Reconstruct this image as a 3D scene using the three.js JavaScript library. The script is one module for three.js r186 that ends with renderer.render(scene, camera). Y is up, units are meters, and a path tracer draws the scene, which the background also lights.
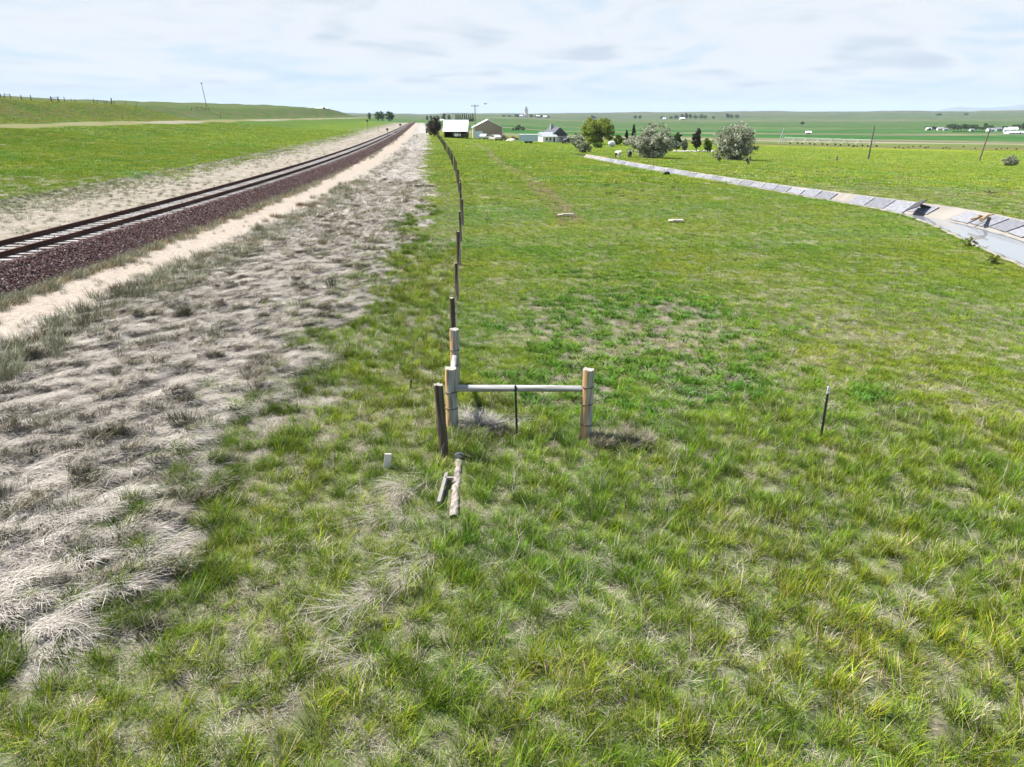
import * as THREE from 'three';
import { mergeGeometries, mergeVertices } from 'three/addons/utils/BufferGeometryUtils.js';
import { MarchingCubes } from 'three/addons/objects/MarchingCubes.js';
import { createNoise2D } from 'simplex-noise';

// ------------------------------------------------------------------ camera, sky, sun, exposure
const scene = new THREE.Scene();
const CAM_Y = 5.0, FOCAL = 721, PITCH = 20.32 * Math.PI / 180;
const camera = new THREE.PerspectiveCamera(56.0, 1024 / 767, 0.1, 40000);
camera.position.set(0, CAM_Y, 0);
camera.rotation.x = -PITCH;
const renderer = new THREE.WebGLRenderer({ antialias: true });
renderer.setSize(1024, 767);
renderer.toneMapping = THREE.LinearToneMapping;
renderer.toneMappingExposure = 2.45;
renderer.shadowMap.enabled = true;

const SUN = new THREE.Vector3(-0.57, 0.80, -0.20).normalize();
const sun = new THREE.DirectionalLight(new THREE.Color(1.0, 0.955, 0.88), 5.0);
sun.position.copy(SUN).multiplyScalar(200);
sun.castShadow = true;
sun.shadow.radius = 2.5;
sun.shadow.mapSize.set(4096, 4096);
Object.assign(sun.shadow.camera, { left: -120, right: 120, top: 120, bottom: -120, near: 1, far: 600 });
scene.add(sun, sun.target);

// seeded random numbers and noise
function mulberry(a) { return () => { a |= 0; a = a + 0x6D2B79F5 | 0; let t = Math.imul(a ^ a >>> 15, 1 | a); t = t + Math.imul(t ^ t >>> 7, 61 | t) ^ t; return ((t ^ t >>> 14) >>> 0) / 4294967296; }; }
const rng = mulberry(20240611);
const n2 = createNoise2D(mulberry(7)), n2b = createNoise2D(mulberry(99));
const fbm = (x, y, o = 4, n = n2) => { let s = 0, a = 0.5, f = 1; for (let i = 0; i < o; i++) { s += a * n(x * f + i * 17.3, y * f - i * 9.1); a *= 0.5; f *= 2.03; } return s; };
const clamp = (v, a = 0, b = 1) => Math.min(b, Math.max(a, v));
const sstep = (a, b, v) => { const t = clamp((v - a) / (b - a)); return t * t * (3 - 2 * t); };
const lerp = (a, b, t) => a + (b - a) * t;
const mix3 = (a, b, t) => [lerp(a[0], b[0], t), lerp(a[1], b[1], t), lerp(a[2], b[2], t)];
const rr = (a, b, r = rng) => a + (b - a) * r();

{ // thin broken cloud over pale blue air, streaked towards the horizon
  const W = 2048, Hh = 2048, data = new Float32Array(W * Hh * 4);
  for (let j = 0; j < Hh; j++) {
    const el = ((j + 0.5) / Hh - 0.5) * Math.PI, sy = Math.sin(el), cy = Math.cos(el);
    for (let i = 0; i < W; i++) {
      const k = (j * W + i) * 4;
      let c;
      if (el < -0.06) { c = [0.2, 0.22, 0.2]; } else {
        const az = ((i + 0.5) / W - 0.5) * 2 * Math.PI, dx = cy * Math.cos(az), dz = cy * Math.sin(az);
        const up = Math.max(0, sy);
        const air = mix3(mix3([0.275, 0.355, 0.415], [0.235, 0.32, 0.43], sstep(0.03, 0.25, up)), [0.085, 0.17, 0.36], sstep(0.1, 0.75, up));
        const q = 1 / (up + 0.11), px = dx * q, pz = dz * q;
        const w = fbm(px * 0.35 + 3, pz * 0.35, 3) * 0.45;
        const big = fbm(px * 0.55 + w, pz * 0.55 - w + 11, 5);
        const fine = fbm(px * 1.9 + w, pz * 1.9 + 40, 5, n2b);
        let cov = sstep(-0.46, 0.34, big * 0.95 + fine * 0.2 + 0.34 * sstep(0.02, 0.09, up) * sstep(0.5, 0.2, up) + 0.03 - 0.22 * sstep(0.25, 0.6, up));
        cov *= sstep(0.002, 0.045, up) * 0.88 + 0.04;
        const dense = sstep(0.05, 0.75, big + 0.6 * fbm(px * 0.9 + 9, pz * 0.9, 3, n2b));
        const cl = mix3([0.40, 0.415, 0.43], [0.275, 0.312, 0.355], dense * 0.9);
        c = mix3(air, cl, cov * 0.93);
      }
      data[k] = c[0] * 0.91; data[k + 1] = c[1] * 0.91; data[k + 2] = c[2] * 0.92; data[k + 3] = 1;
    }
  }
  const sky = new THREE.DataTexture(data, W, Hh, THREE.RGBAFormat, THREE.FloatType);
  sky.mapping = THREE.EquirectangularReflectionMapping;
  sky.magFilter = sky.minFilter = THREE.LinearFilter;
  sky.needsUpdate = true;
  scene.background = sky; scene.environment = sky;
}
scene.fog = new THREE.FogExp2(new THREE.Color(0.72, 0.84, 1.0), 0.000055);

// ------------------------------------------------------------------ helpers
const taken = {};
function numbered(n) { if (taken[n] === undefined) { taken[n] = 0; return n; } taken[n]++; return n + '_' + String(taken[n]).padStart(3, '0'); }
function tag(o, label, category, group) { o.userData.label = label; o.userData.category = category; if (group) o.userData.group = group; return o; }
function thing(name, label, category, p, turn = 0, group) {
  const o = new THREE.Group(); o.name = numbered(name); o.position.set(p.x, p.y, p.z); o.rotation.y = turn;
  scene.add(o); return tag(o, label, category, group);
}
function part(name, geo, m, parent, label) { const o = new THREE.Mesh(geo, m); o.name = name; parent.add(o); if (label) o.userData.label = label; return o; }
function whole(name, geo, m, label, category, p, turn = 0, group) {
  const o = new THREE.Mesh(geo, m); o.name = numbered(name); o.position.set(p.x, p.y, p.z); o.rotation.y = turn; scene.add(o); return tag(o, label, category, group);
}
function structure(name, geo, m) { const o = new THREE.Mesh(geo, m); o.name = numbered(name); o.userData.kind = 'structure'; scene.add(o); return o; }
function copyThing(src, p, turn, s, label, group) {
  const c = src.clone(); c.name = numbered(src.name.replace(/_\d{3}$/, '')); c.position.set(p.x, p.y, p.z); c.rotation.y = turn;
  c.scale.copy(s); c.userData = { ...src.userData }; if (label) c.userData.label = label; if (group) c.userData.group = group; scene.add(c); return c;
}
const mat = (r, g, b, rough = 0.85, metal = 0, extra = {}) => new THREE.MeshStandardMaterial({ color: new THREE.Color().setRGB(r, g, b), roughness: rough, metalness: metal, ...extra });
const vmat = (rough = 0.9, extra = {}) => new THREE.MeshPhysicalMaterial({ specularIntensity: 0.12, color: 0xffffff, vertexColors: true, roughness: rough, side: THREE.DoubleSide, ...extra });
const bare = g => { const o = g.index ? g.toNonIndexed() : g; o.deleteAttribute('uv'); return o; };
const merge = list => mergeGeometries(list.map(bare));
const box = (w, h, d, x = 0, y = 0, z = 0, ry = 0, rz = 0, rx = 0) => { const g = new THREE.BoxGeometry(w, h, d); if (rx) g.rotateX(rx); if (rz) g.rotateZ(rz); if (ry) g.rotateY(ry); return g.translate(x, y, z); };
function rod(a, b, r0, r1 = r0, seg = 7) {
  const A = new THREE.Vector3(...a), B = new THREE.Vector3(...b), d = B.clone().sub(A), g = new THREE.CylinderGeometry(r1, r0, d.length(), seg, 1);
  g.applyQuaternion(new THREE.Quaternion().setFromUnitVectors(new THREE.Vector3(0, 1, 0), d.normalize()));
  return g.translate((A.x + B.x) / 2, (A.y + B.y) / 2, (A.z + B.z) / 2);
}
const prism = (pts, depth) => new THREE.ExtrudeGeometry(new THREE.Shape(pts.map(p => new THREE.Vector2(...p))), { depth, bevelEnabled: false }).translate(0, 0, -depth / 2);
function paint(g, f) {
  const p = g.attributes.position, c = new Float32Array(p.count * 3);
  for (let i = 0; i < p.count; i++) { const k = f(p.getX(i), p.getY(i), p.getZ(i), i); c[i * 3] = k[0]; c[i * 3 + 1] = k[1]; c[i * 3 + 2] = k[2]; }
  g.setAttribute('color', new THREE.BufferAttribute(c, 3)); return g;
}

// ------------------------------------------------------------------ the lie of the land
const off = z => { const w = Math.max(0, -z - 25); return -0.118 * (Math.sqrt(w * w + 3600) - 60); };   // the railway bends away
const TRACK = -17.2;
const fenceX = z => off(z) - 1.0 - 4.0 * (1 - Math.exp(-Math.max(0, -z - 11) / 60));
const CANAL = [[16.2, -4], [18.5, -14], [20.3, -22.5], [21.5, -28], [22.8, -33], [23.85, -38], [23.9, -43.2], [22.2, -49.8], [18.3, -65], [14.6, -82], [12.3, -96], [9.8, -112]];
const canalCurve = new THREE.CatmullRomCurve3(CANAL.map(p => new THREE.Vector3(p[0], 0, p[1])));
const CN = 260, canalPts = canalCurve.getSpacedPoints(CN);
const canalHalf = z => lerp(2.55, 1.25, sstep(-34, -64, z));
function canalQ(x, z) { // signed distance from the canal's middle, positive on its far side
  if (z < -118 || z > 2 || x < 4 || x > 32) return 99;
  let best = 1e9, bi = 0;
  for (let i = 0; i < CN; i += 4) { const p = canalPts[i], d = (p.x - x) ** 2 + (p.z - z) ** 2; if (d < best) { best = d; bi = i; } }
  for (let i = Math.max(0, bi - 4); i <= Math.min(CN, bi + 4); i++) { const p = canalPts[i], d = (p.x - x) ** 2 + (p.z - z) ** 2; if (d < best) { best = d; bi = i; } }
  const a = canalPts[Math.max(0, bi - 1)], b = canalPts[Math.min(CN, bi + 1)], p = canalPts[bi];
  const tx = b.x - a.x, tz = b.z - a.z, l = Math.hypot(tx, tz);
  if ((bi === CN || bi === 0) && best > 9) return 99;
  return Math.sign((x - p.x) * -tz / l + (z - p.z) * tx / l) * Math.sqrt(best);
}
const PROF = [[-12, 0], [-29.5, 0.05], [-31.2, 0.45], [-50, 1.2], [-73, 3.3], [-86, 3.7], [-91, 4.2], [-112, 8.7], [-140, 9.8], [-220, 14.2], [-400, 21], [-1500, 34], [-9500, 50]];
function prof(L) { for (let i = 0; i < PROF.length - 1; i++) if (L >= PROF[i + 1][0]) { const t = (L - PROF[i][0]) / (PROF[i + 1][0] - PROF[i][0]); return lerp(PROF[i][1], PROF[i + 1][1], t * t * (3 - 2 * t) * 0.5 + t * 0.5); } return 50; }
function macroY(x, z) {
  const L = x - off(z), r = Math.hypot(x, z);
  const a = (0.0165 * (-z - 100) + 0.0394 * (x - 12)) / 0.4;
  let d = 0.4 * (a > 30 ? a : Math.log(1 + Math.exp(a)));
  d = 12 * (1 - Math.exp(-d / 12));
  d *= sstep(-15, 11 + Math.max(0, -z - 300) * 0.3, L);
  let y = -d;
  if (L < -12) {
    const p = prof(L), f = (1 + 0.7 * sstep(330, 800, -z) * sstep(-240, -140, L)) * (1 - 0.95 * sstep(880, 1150, -z));
    y += L < -86 ? 3.7 + (p - 3.7) * f : p;
    if (L < -33) y += 0.5 * sstep(-33, -60, L) * fbm(x * 0.03, z * 0.03, 3) + (L < -90 ? 1.1 * fbm(x * 0.018, z * 0.018, 3) * sstep(-90, -120, L) : 0);
  }
  if (r > 500) y += 7 * sstep(500, 2000, r) * sstep(0, 200, L);
  if (r > 1500) {
    const u = x / Math.max(200, -z);
    const A = 16 + 20 * sstep(-0.05, 0.2, u) + 9 * fbm(u * 5 + 2, r * 0.0004, 4);
    y += A * sstep(1700, 5000, r) + 6 * fbm(x * 0.0012, z * 0.0012, 3) * sstep(1500, 3000, r);
  } else if (r > 120) y += 0.8 * sstep(120, 700, r) * fbm(x * 0.004, z * 0.004, 3) * sstep(0, 40, L);
  return y;
}
const dryEdge = (x, z) => -4.5 - 3.0 * sstep(-10, -100, z) + 0.9 * n2(x * 0.35, z * 0.3) + 0.6 * n2b(x * 0.9, z * 0.9) - 0.35 * Math.max(0, z + 7.5);
function micro(x, z) {
  const r = Math.hypot(x, z); if (r > 90) return 0;
  const L = x - off(z), fade = 1 - sstep(50, 90, r);
  if (L < -14.4) return L > -20.5 ? -0.05 : 0.03 * n2(x * 0.8, z * 0.8) * fade;
  const dry = sstep(0.3, -0.6, L - dryEdge(x, z)) * sstep(-13.2, -11.6, L);
  const m = n2(x * 1.15 + 0.35 * n2b(x * 0.7, z * 0.7), z * 2.6 + 0.5 * n2b(x * 0.9 + 5, z * 0.9));
  const lump = 0.15 * Math.max(-0.3, m) + 0.05 * n2b(x * 3.1, z * 5.5);
  return fade * (lerp(0.055 * fbm(x * 0.9, z * 0.9, 3) + 0.02 * n2b(x * 3, z * 3), lump + 0.03, dry));
}
function groundY(x, z) {
  let y = macroY(x, z) + micro(x, z);
  const q = canalQ(x, z);
  if (q < 90) { const w = canalHalf(z), a = Math.abs(q); if (a < w + 0.3) y -= 1.7 * sstep(w + 0.3, w - 0.5, a); }
  return y;
}
function at(u, v, lift = 0) { // where the sight line through a pixel of the photograph meets the land
  const x = (u - 512) / FOCAL, yy = (383.5 - v) / FOCAL, c = Math.cos(PITCH), s = Math.sin(PITCH);
  const d = [x, -s + yy * c, -c - yy * s];
  let t0 = 2, t = 2;
  for (; t < 9000; t *= 1.006) { if (CAM_Y + d[1] * t < macroY(d[0] * t, d[2] * t) + lift) break; t0 = t; }
  for (let i = 0; i < 24; i++) { const m = (t0 + t) / 2; if (CAM_Y + d[1] * m < macroY(d[0] * m, d[2] * m) + lift) t = m; else t0 = m; }
  return { x: d[0] * t, y: macroY(d[0] * t, d[2] * t), z: d[2] * t, m: t / FOCAL };   // m: metres to a pixel there
}
const along = (u, v, t) => { const x = (u - 512) / FOCAL, yy = (383.5 - v) / FOCAL, c = Math.cos(PITCH), s = Math.sin(PITCH); return { x: x * t, y: CAM_Y + (-s + yy * c) * t, z: (-c - yy * s) * t, m: t / FOCAL }; };
const on = (x, z) => ({ x, y: groundY(x, z), z });

// cover: how much living grass grows at a place (0 none, 1 lush)
const twoTrack = z => z < -36 && z > -190 ? lerp(2.9, -3.2, sstep(-36, -118, z)) - (z < -118 ? (-z - 118) * 0.11 : 0) : 99;
function bareAt(x, z) { const X = x + 1.4 * n2(x * 0.3, z * 0.3) + 0.6 * n2b(x * 0.9, z * 0.9), Z = z + 2.2 * n2b(x * 0.25 + 9, z * 0.2); return sstep(-11.2, -12.6, Z) * sstep(-26, -17, Z) * sstep(-0.3, 1.6, X) * sstep(7, 3.8, X); }
function cover(x, z) {
  const L = x - off(z), de = dryEdge(x, z);
  if (L < -30.5) return 0.85 + 0.3 * fbm(x * 0.1, z * 0.1, 3);
  if (L < -12.2) return L < -22 ? 0.10 + 0.5 * sstep(-27.5, -30.5, L) : 0.0;
  if (L < de) return 0.03;
  const edge = sstep(0, 1.2, L - de), p = fbm(x * 0.4, z * 0.4, 2) * 0.45 + 0.75 * fbm(x * 1.9, z * 1.9, 3), fl = fenceX(z);
  if (x < fl) return edge * clamp(0.66 + 0.9 * p, 0.12, 1);
  let c = clamp(0.80 + 1.0 * p, 0.08, 1);
  const bareP = bareAt(x, z);
  c = lerp(c, clamp(0.42 + 1.3 * p), bareP);
  const yel = sstep(-11.5, -13, z) * sstep(-30, -22, z) * sstep(5, 7, x);
  c = lerp(c, clamp(0.66 + 0.7 * p), yel);
  c = lerp(c, clamp(0.92 + 0.4 * p), sstep(-18, -26, z));
  return c;
}
const GREEN = [0.140, 0.235, 0.014], LUSH = [0.100, 0.225, 0.016], YGREEN = [0.215, 0.275, 0.016], BLUEG = [0.095, 0.21, 0.030], STRAW = [0.31, 0.275, 0.205], LITTER = [0.105, 0.092, 0.068], DRYMAT = [0.36, 0.335, 0.305], SAND = [0.39, 0.345, 0.29], OLIVE = [0.16, 0.155, 0.075];
function fieldColor(x, z) {
  const D = -z - x * 0.10 + 25 * n2(x * 0.003, z * 0.003), n = fbm(x * 0.006, z * 0.012, 3), f = fbm(x * 0.06, z * 0.03, 3);
  const bands = [[150, YGREEN], [262, YGREEN], [280, [0.20, 0.165, 0.08]], [292, [0.15, 0.18, 0.05]], [340, [0.135, 0.185, 0.045]], [352, [0.34, 0.32, 0.23]], [372, [0.2, 0.2, 0.115]], [430, [0.17, 0.19, 0.09]], [445, [0.045, 0.15, 0.028]], [600, [0.04, 0.14, 0.028]], [612, [0.19, 0.2, 0.1]], [640, [0.2, 0.18, 0.11]], [655, [0.05, 0.145, 0.03]], [860, [0.052, 0.145, 0.032]], [880, [0.16, 0.19, 0.09]], [930, [0.07, 0.14, 0.035]], [1500, [0.075, 0.135, 0.04]], [1600, [0.13, 0.16, 0.07]], [2300, [0.08, 0.13, 0.055]], [3200, [0.10, 0.125, 0.06]], [9000, [0.11, 0.13, 0.065]]];
  let c = bands[bands.length - 1][1];
  for (let i = 0; i < bands.length - 1; i++) if (D < bands[i + 1][0]) { c = mix3(bands[i][1], bands[i + 1][1], clamp((D - bands[i][0]) / (bands[i + 1][0] - bands[i][0]))); break; }
  const st = n2(x * 0.0016 + 5, z * 0.022) * 0.5 + n2b(x * 0.004, z * 0.06) * 0.3; c = mix3(c, [0.22, 0.195, 0.115], clamp(st * 1.2 - 0.25) * sstep(250, 330, D)); const k = (1 + 0.35 * n + 0.25 * f + 0.25 * st) * 0.9;
  return [c[0] * k * (1 + 0.15 * n), c[1] * k, c[2] * k];
}
function groundColor(x, z) {
  const L = x - off(z), r = Math.hypot(x, z), p = fbm(x * 0.8, z * 0.8, 3), fine = fbm(x * 2.7, z * 2.7, 2, n2b), wide = fbm(x * 0.05, z * 0.05, 3);
  let c;
  if (-z > 640 && L < 40 && !(L < -60 && -z < 1150)) return fieldColor(x, z);
  if (L < -12.4) {
    if (L > -21.5) { c = mix3(SAND, [0.42, 0.34, 0.27], clamp(0.35 + 0.7 * p)); if (L < -19.5) c = mix3([0.38, 0.33, 0.275], [0.26, 0.23, 0.185], clamp(0.5 + p + 0.4 * fine)); }
    else if (L > -30.6) c = mix3(mix3([0.37, 0.325, 0.27], [0.24, 0.23, 0.17], sstep(-25, -29, L)), [0.21, 0.195, 0.145], clamp(0.35 + 0.9 * p + 0.5 * fine));
    else {
      c = mix3(LUSH, YGREEN, clamp(0.5 + wide * 1.4 + 0.3 * p)); c = mix3(c, [0.28, 0.27, 0.19], clamp(sstep(-40, -31, L) * 0.45 + p * 0.5) * 0.8);
      c = mix3(c, [0.11, 0.19, 0.04], sstep(-50, -62, L) * 0.6);
      const road = sstep(-71.5, -73.5, L) * sstep(-87, -84.5, L); c = mix3(c, mix3([0.31, 0.29, 0.13], [0.42, 0.38, 0.30], sstep(-130, -230, z) * sstep(-0.2, 0.2, n2(x * 0.02, z * 0.02))), road);
      if (L < -87) { c = mix3([0.10, 0.17, 0.035], [0.20, 0.175, 0.09], clamp(0.2 + 1.8 * fbm(x * 0.09, z * 0.09, 3)) * sstep(-112, -104, L)); if (L < -112) c = mix3(c, [0.17, 0.185, 0.075], clamp(0.55 + wide)); }
    }
    return L < -31 ? [c[0] * 0.66, c[1] * 0.68, c[2] * 0.66] : c;  // pasture and hill darkened: the tufts' self-shading is put into the ground colour
  }
  const cv = cover(x, z), de = dryEdge(x, z);
  if (L < de + 0.4) {
    c = mix3(DRYMAT, [0.17, 0.15, 0.12], clamp(0.5 + 0.8 * p + 0.4 * fine));
    const pth = sstep(-11.2, -12.1, L + 0.9 * p); c = mix3(c, SAND, pth);
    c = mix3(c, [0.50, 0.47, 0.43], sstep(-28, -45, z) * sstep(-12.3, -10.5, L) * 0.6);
    return c;
  }
  const green = mix3(mix3(LUSH, YGREEN, clamp(0.45 + wide * 1.2 + 0.35 * p)), BLUEG, clamp(fbm(x * 0.06 + 30, z * 0.1, 3) * 1.6));
  c = mix3(LITTER, STRAW, clamp(0.2 + 1.1 * fine));
  c = mix3(c, [green[0] * 0.75, green[1] * 0.72, green[2] * 0.9], clamp(cv * 1.1 - 0.2) * 0.66);  // green lowered here too, shade among the tufts painted into the ground
  if (x > fenceX(z)) {
    const nearC = canalQ(x, z); if (nearC < 0 && nearC > -6) c = mix3(c, [0.15, 0.2, 0.03], 0.45 * clamp(0.6 + p));
    const tt = Math.abs(x - twoTrack(z)); c = mix3(c, z < -70 ? [0.21, 0.185, 0.10] : [0.135, 0.125, 0.04], sstep(1.4, 0.5, tt) * clamp(0.7 + 0.6 * fine));
    c = mix3(c, [0.36, 0.34, 0.22], sstep(0.36, 0.55, fbm(x * 0.16 + 8, z * 0.3, 3)) * 0.5 * sstep(-20, -30, z));
  }
  return mix3(c, fieldColor(x, z), sstep(120, 230, -z + Math.max(0, x) * 0.5));
}
// ------------------------------------------------------------------ textures that hold grain only
function noiseTex(size, f, srgb = true) {
  const d = new Uint8Array(size * size * 4);
  for (let j = 0; j < size; j++) for (let i = 0; i < size; i++) { const v = clamp(f(i / size, j / size)) * 255, k = (j * size + i) * 4; d[k] = d[k + 1] = d[k + 2] = v; d[k + 3] = 255; }
  const t = new THREE.DataTexture(d, size, size); t.wrapS = t.wrapT = THREE.RepeatWrapping; t.magFilter = THREE.LinearFilter; t.minFilter = THREE.LinearMipmapLinearFilter; t.generateMipmaps = true; if (srgb) t.colorSpace = THREE.SRGBColorSpace; t.needsUpdate = true; return t;
}
const tileN = (x, y, f, n = n2) => { // wraps at 1
  const a = n(x * f, y * f), b = n((x - 1) * f, y * f), c = n(x * f, (y - 1) * f), d = n((x - 1) * f, (y - 1) * f);
  return lerp(lerp(a, b, x), lerp(c, d, x), y);
};
const grainTex = noiseTex(512, (x, y) => 0.86 + 0.13 * tileN(x, y, 90) + 0.11 * tileN(x, y, 38, n2b) + 0.08 * tileN(x, y, 11));
const stainTex = noiseTex(256, (x, y) => 0.88 + 0.12 * tileN(x, y, 4) + 0.07 * tileN(x, y, 14, n2b) + 0.06 * tileN(x, y, 50) - 0.12 * sstep(0.35, 0.6, tileN(x + 0.01, y, 7, n2b)));
const grainBump = noiseTex(512, (x, y) => 0.5 + 0.3 * tileN(x, y, 70, n2b) + 0.3 * tileN(x, y, 26), false);

// ------------------------------------------------------------------ ground: one sheet out to the horizon, finer where its detail can be seen
{
  const radii = [0]; for (let i = 0; i <= 600; i++) radii.push(0.8 * Math.pow(9200 / 0.8, i / 600));
  const angs = []; for (let a = -54; a <= 54.001; a += 0.22) angs.push(a); for (let a = 58; a < 306; a += 4) angs.push(a);
  const nA = angs.length, pos = [], uv = [], col = [], idx = [];
  for (const r of radii) for (const a of angs) {
    const t = a * Math.PI / 180, x = r * Math.sin(t), z = -r * Math.cos(t);
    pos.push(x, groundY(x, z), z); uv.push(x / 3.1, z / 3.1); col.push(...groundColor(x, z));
  }
  for (let i = 0; i < radii.length - 1; i++) for (let j = 0; j < nA; j++) { const k = (j + 1) % nA, a = i * nA + j, b = i * nA + k, c = a + nA, d = b + nA; idx.push(a, b, c, b, d, c); }
  const g = new THREE.BufferGeometry();
  g.setAttribute('position', new THREE.Float32BufferAttribute(pos, 3)); g.setAttribute('uv', new THREE.Float32BufferAttribute(uv, 2)); g.setAttribute('color', new THREE.Float32BufferAttribute(col, 3)); g.setIndex(idx); g.computeVertexNormals();
  structure('ground', g, vmat(1, { map: grainTex, bumpMap: grainBump, bumpScale: 0.02 }));
}
{ // far blue mountains past the valley
  const pos = [], idx = [], NA = 160, NR = 7, g = new THREE.BufferGeometry();
  for (let j = 0; j < NR; j++) for (let i = 0; i <= NA; i++) {
    const u = lerp(0.50, 1.6, i / NA), r = 13000 + j * 900, t = Math.atan(u), k = 1 - Math.abs(j - 3) / 3;
    const env = sstep(0.53, 0.585, u), h = k <= 0 ? -40 : (40 + 190 * env * (0.85 + 0.5 * fbm(u * 7, j * 0.3, 4))) * Math.pow(k, 0.8);
    pos.push(r * Math.sin(t), h, -r * Math.cos(t));
  }
  for (let j = 0; j < NR - 1; j++) for (let i = 0; i < NA; i++) { const a = j * (NA + 1) + i, c = a + NA + 1; idx.push(a, a + 1, c, a + 1, c + 1, c); }
  g.setAttribute('position', new THREE.Float32BufferAttribute(pos, 3)); g.setIndex(idx); g.computeVertexNormals();
  structure('mountains', g, mat(0.09, 0.12, 0.12, 1, 0, { side: THREE.DoubleSide }));
}

// ------------------------------------------------------------------ railway
const zSteps = (a, b, s0, k) => { const o = []; for (let z = a; z > b; z -= s0 + k * Math.abs(z)) o.push(z); o.push(b); return o; };
function sweep(profile, zs, closed, jig = () => 0) { // profile: [offset across, height over the land]
  const pos = [], uv = [], idx = [], n = profile.length;
  for (const z of zs) { const cx = off(z), gy = macroY(cx + TRACK, z); profile.forEach(([l, y], i) => { pos.push(cx + l, gy + y + jig(l, z, i), z); uv.push(l / 1.3, z / 1.3); }); }
  const m = closed ? n : n - 1;
  for (let i = 0; i < zs.length - 1; i++) for (let j = 0; j < m; j++) { const k = (j + 1) % n, a = i * n + j, b = i * n + k, c = a + n, d = b + n; idx.push(a, b, c, b, d, c); }
  const g = new THREE.BufferGeometry(); g.setAttribute('position', new THREE.Float32BufferAttribute(pos, 3)); g.setAttribute('uv', new THREE.Float32BufferAttribute(uv, 2)); g.setIndex(idx); g.computeVertexNormals(); return g;
}
const MAROON = [0.105, 0.060, 0.052], PALEB = [0.29, 0.25, 0.22];
{
  const T = TRACK, P = [];
  for (let i = 0; i <= 40; i++) { const l = -2.6 + 5.2 * i / 40, a = Math.abs(l); P.push([T + l, a < 1.5 ? 0.68 : 0.68 - (a - 1.5) / 1.0 * 0.74]); }
  const g = sweep(P, zSteps(4, -700, 0.07, 0.006), false, (l, z, i) => 0.035 * n2(l * 7, z * 7) + 0.02 * n2b(l * 15, z * 15));
  paint(g, (x, y, z) => { const l = x - off(z) - T, s = n2(x * 6.5, z * 6.5) + 0.7 * n2b(x * 14, z * 14); const inside = sstep(0.85, 0.6, Math.abs(l)); return mix3(mix3(MAROON, [0.30, 0.24, 0.22], clamp(s * 0.6 - 0.05)), PALEB, Math.max(inside * clamp(0.75 + 0.4 * s), sstep(-1.5, -2.2, l) * 0.6)); });
  structure('ballast_bed', g, vmat(0.95, { map: grainTex, bumpMap: grainBump, bumpScale: 0.03 }));
  // loose ballast stones
  const sg = new THREE.IcosahedronGeometry(0.037, 0), sp = sg.attributes.position; for (let i = 0; i < sp.count; i++) { const k = 1 + 0.35 * n2(sp.getX(i) * 40 + 3, sp.getY(i) * 40 + sp.getZ(i) * 31); sp.setXYZ(i, sp.getX(i) * k * 1.25, sp.getY(i) * k * 0.8, sp.getZ(i) * k); } sg.computeVertexNormals(); sg.deleteAttribute('uv');
  const N = 52000, im = new THREE.InstancedMesh(sg, vmat(0.9, { vertexColors: false }), N), m = new THREE.Matrix4(), q = new THREE.Quaternion(), e = new THREE.Euler(), c = new THREE.Color();
  for (let i = 0; i < N; i++) {
    const z = -9 - 62 * Math.pow(rng(), 1.15), l = rng() < 0.72 ? rr(1.35, 2.6) : rr(-2.6, 1.4), a = Math.abs(l), x = off(z) + T + l, y = a < 1.5 ? 0.68 : 0.68 - (a - 1.5) / 1.0 * 0.74;
    const s = rr(0.6, 1.35) * (a > 2.3 ? 0.9 : 1); e.set(rr(0, 6), rr(0, 6), rr(0, 6)); q.setFromEuler(e);
    m.compose(new THREE.Vector3(x, macroY(x, z) + y + 0.015, z), q, new THREE.Vector3(s, s, s)); im.setMatrixAt(i, m);
    const w = rng(), inside = a < 0.85; const cc = inside ? mix3(PALEB, [0.24, 0.19, 0.17], rng()) : w < 0.74 ? mix3(MAROON, [0.15, 0.09, 0.08], rng()) : w < 0.9 ? [0.21, 0.165, 0.15] : w < 0.95 ? [0.34, 0.29, 0.26] : [0.06, 0.04, 0.04];
    im.setColorAt(i, c.setRGB(...cc));
  }
  im.name = 'ballast_gravel'; im.userData = { kind: 'stuff', label: 'maroon and grey crushed stone ballast sloping down beside the rails', category: 'gravel' }; scene.add(im);

  const track = thing('railway_track', 'rusty railway track of two dark rails on pale sleepers', 'railway track', { x: 0, y: 0, z: 0 });
  const rp = c => [[-0.07, 0.725], [-0.07, 0.74], [-0.012, 0.765], [-0.012, 0.86], [-0.037, 0.872], [-0.037, 0.9], [0.037, 0.9], [0.037, 0.872], [0.012, 0.86], [0.012, 0.765], [0.07, 0.74], [0.07, 0.725]].map(([l, y]) => [T + c + l, y]);
  const rust = vmat(0.75, { metalness: 0.25 }), zs = zSteps(4, -640, 0.4, 0.01);
  for (const s of [-0.7525, 0.7525]) { const rg = sweep(rp(s), zs, true).toNonIndexed(); rg.computeVertexNormals(); paint(rg, (x, y, z) => mix3([0.062, 0.034, 0.026], [0.10, 0.055, 0.04], clamp(0.5 + n2(z * 0.8, x)))); part('rail', rg, rust, track); }
  const plates = [], tieM = [mat(0.36, 0.34, 0.31, 0.95, 0, { map: grainTex }), mat(0.29, 0.27, 0.24, 0.95, 0, { map: grainTex }), mat(0.43, 0.41, 0.38, 0.95, 0, { map: grainTex })];
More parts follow.
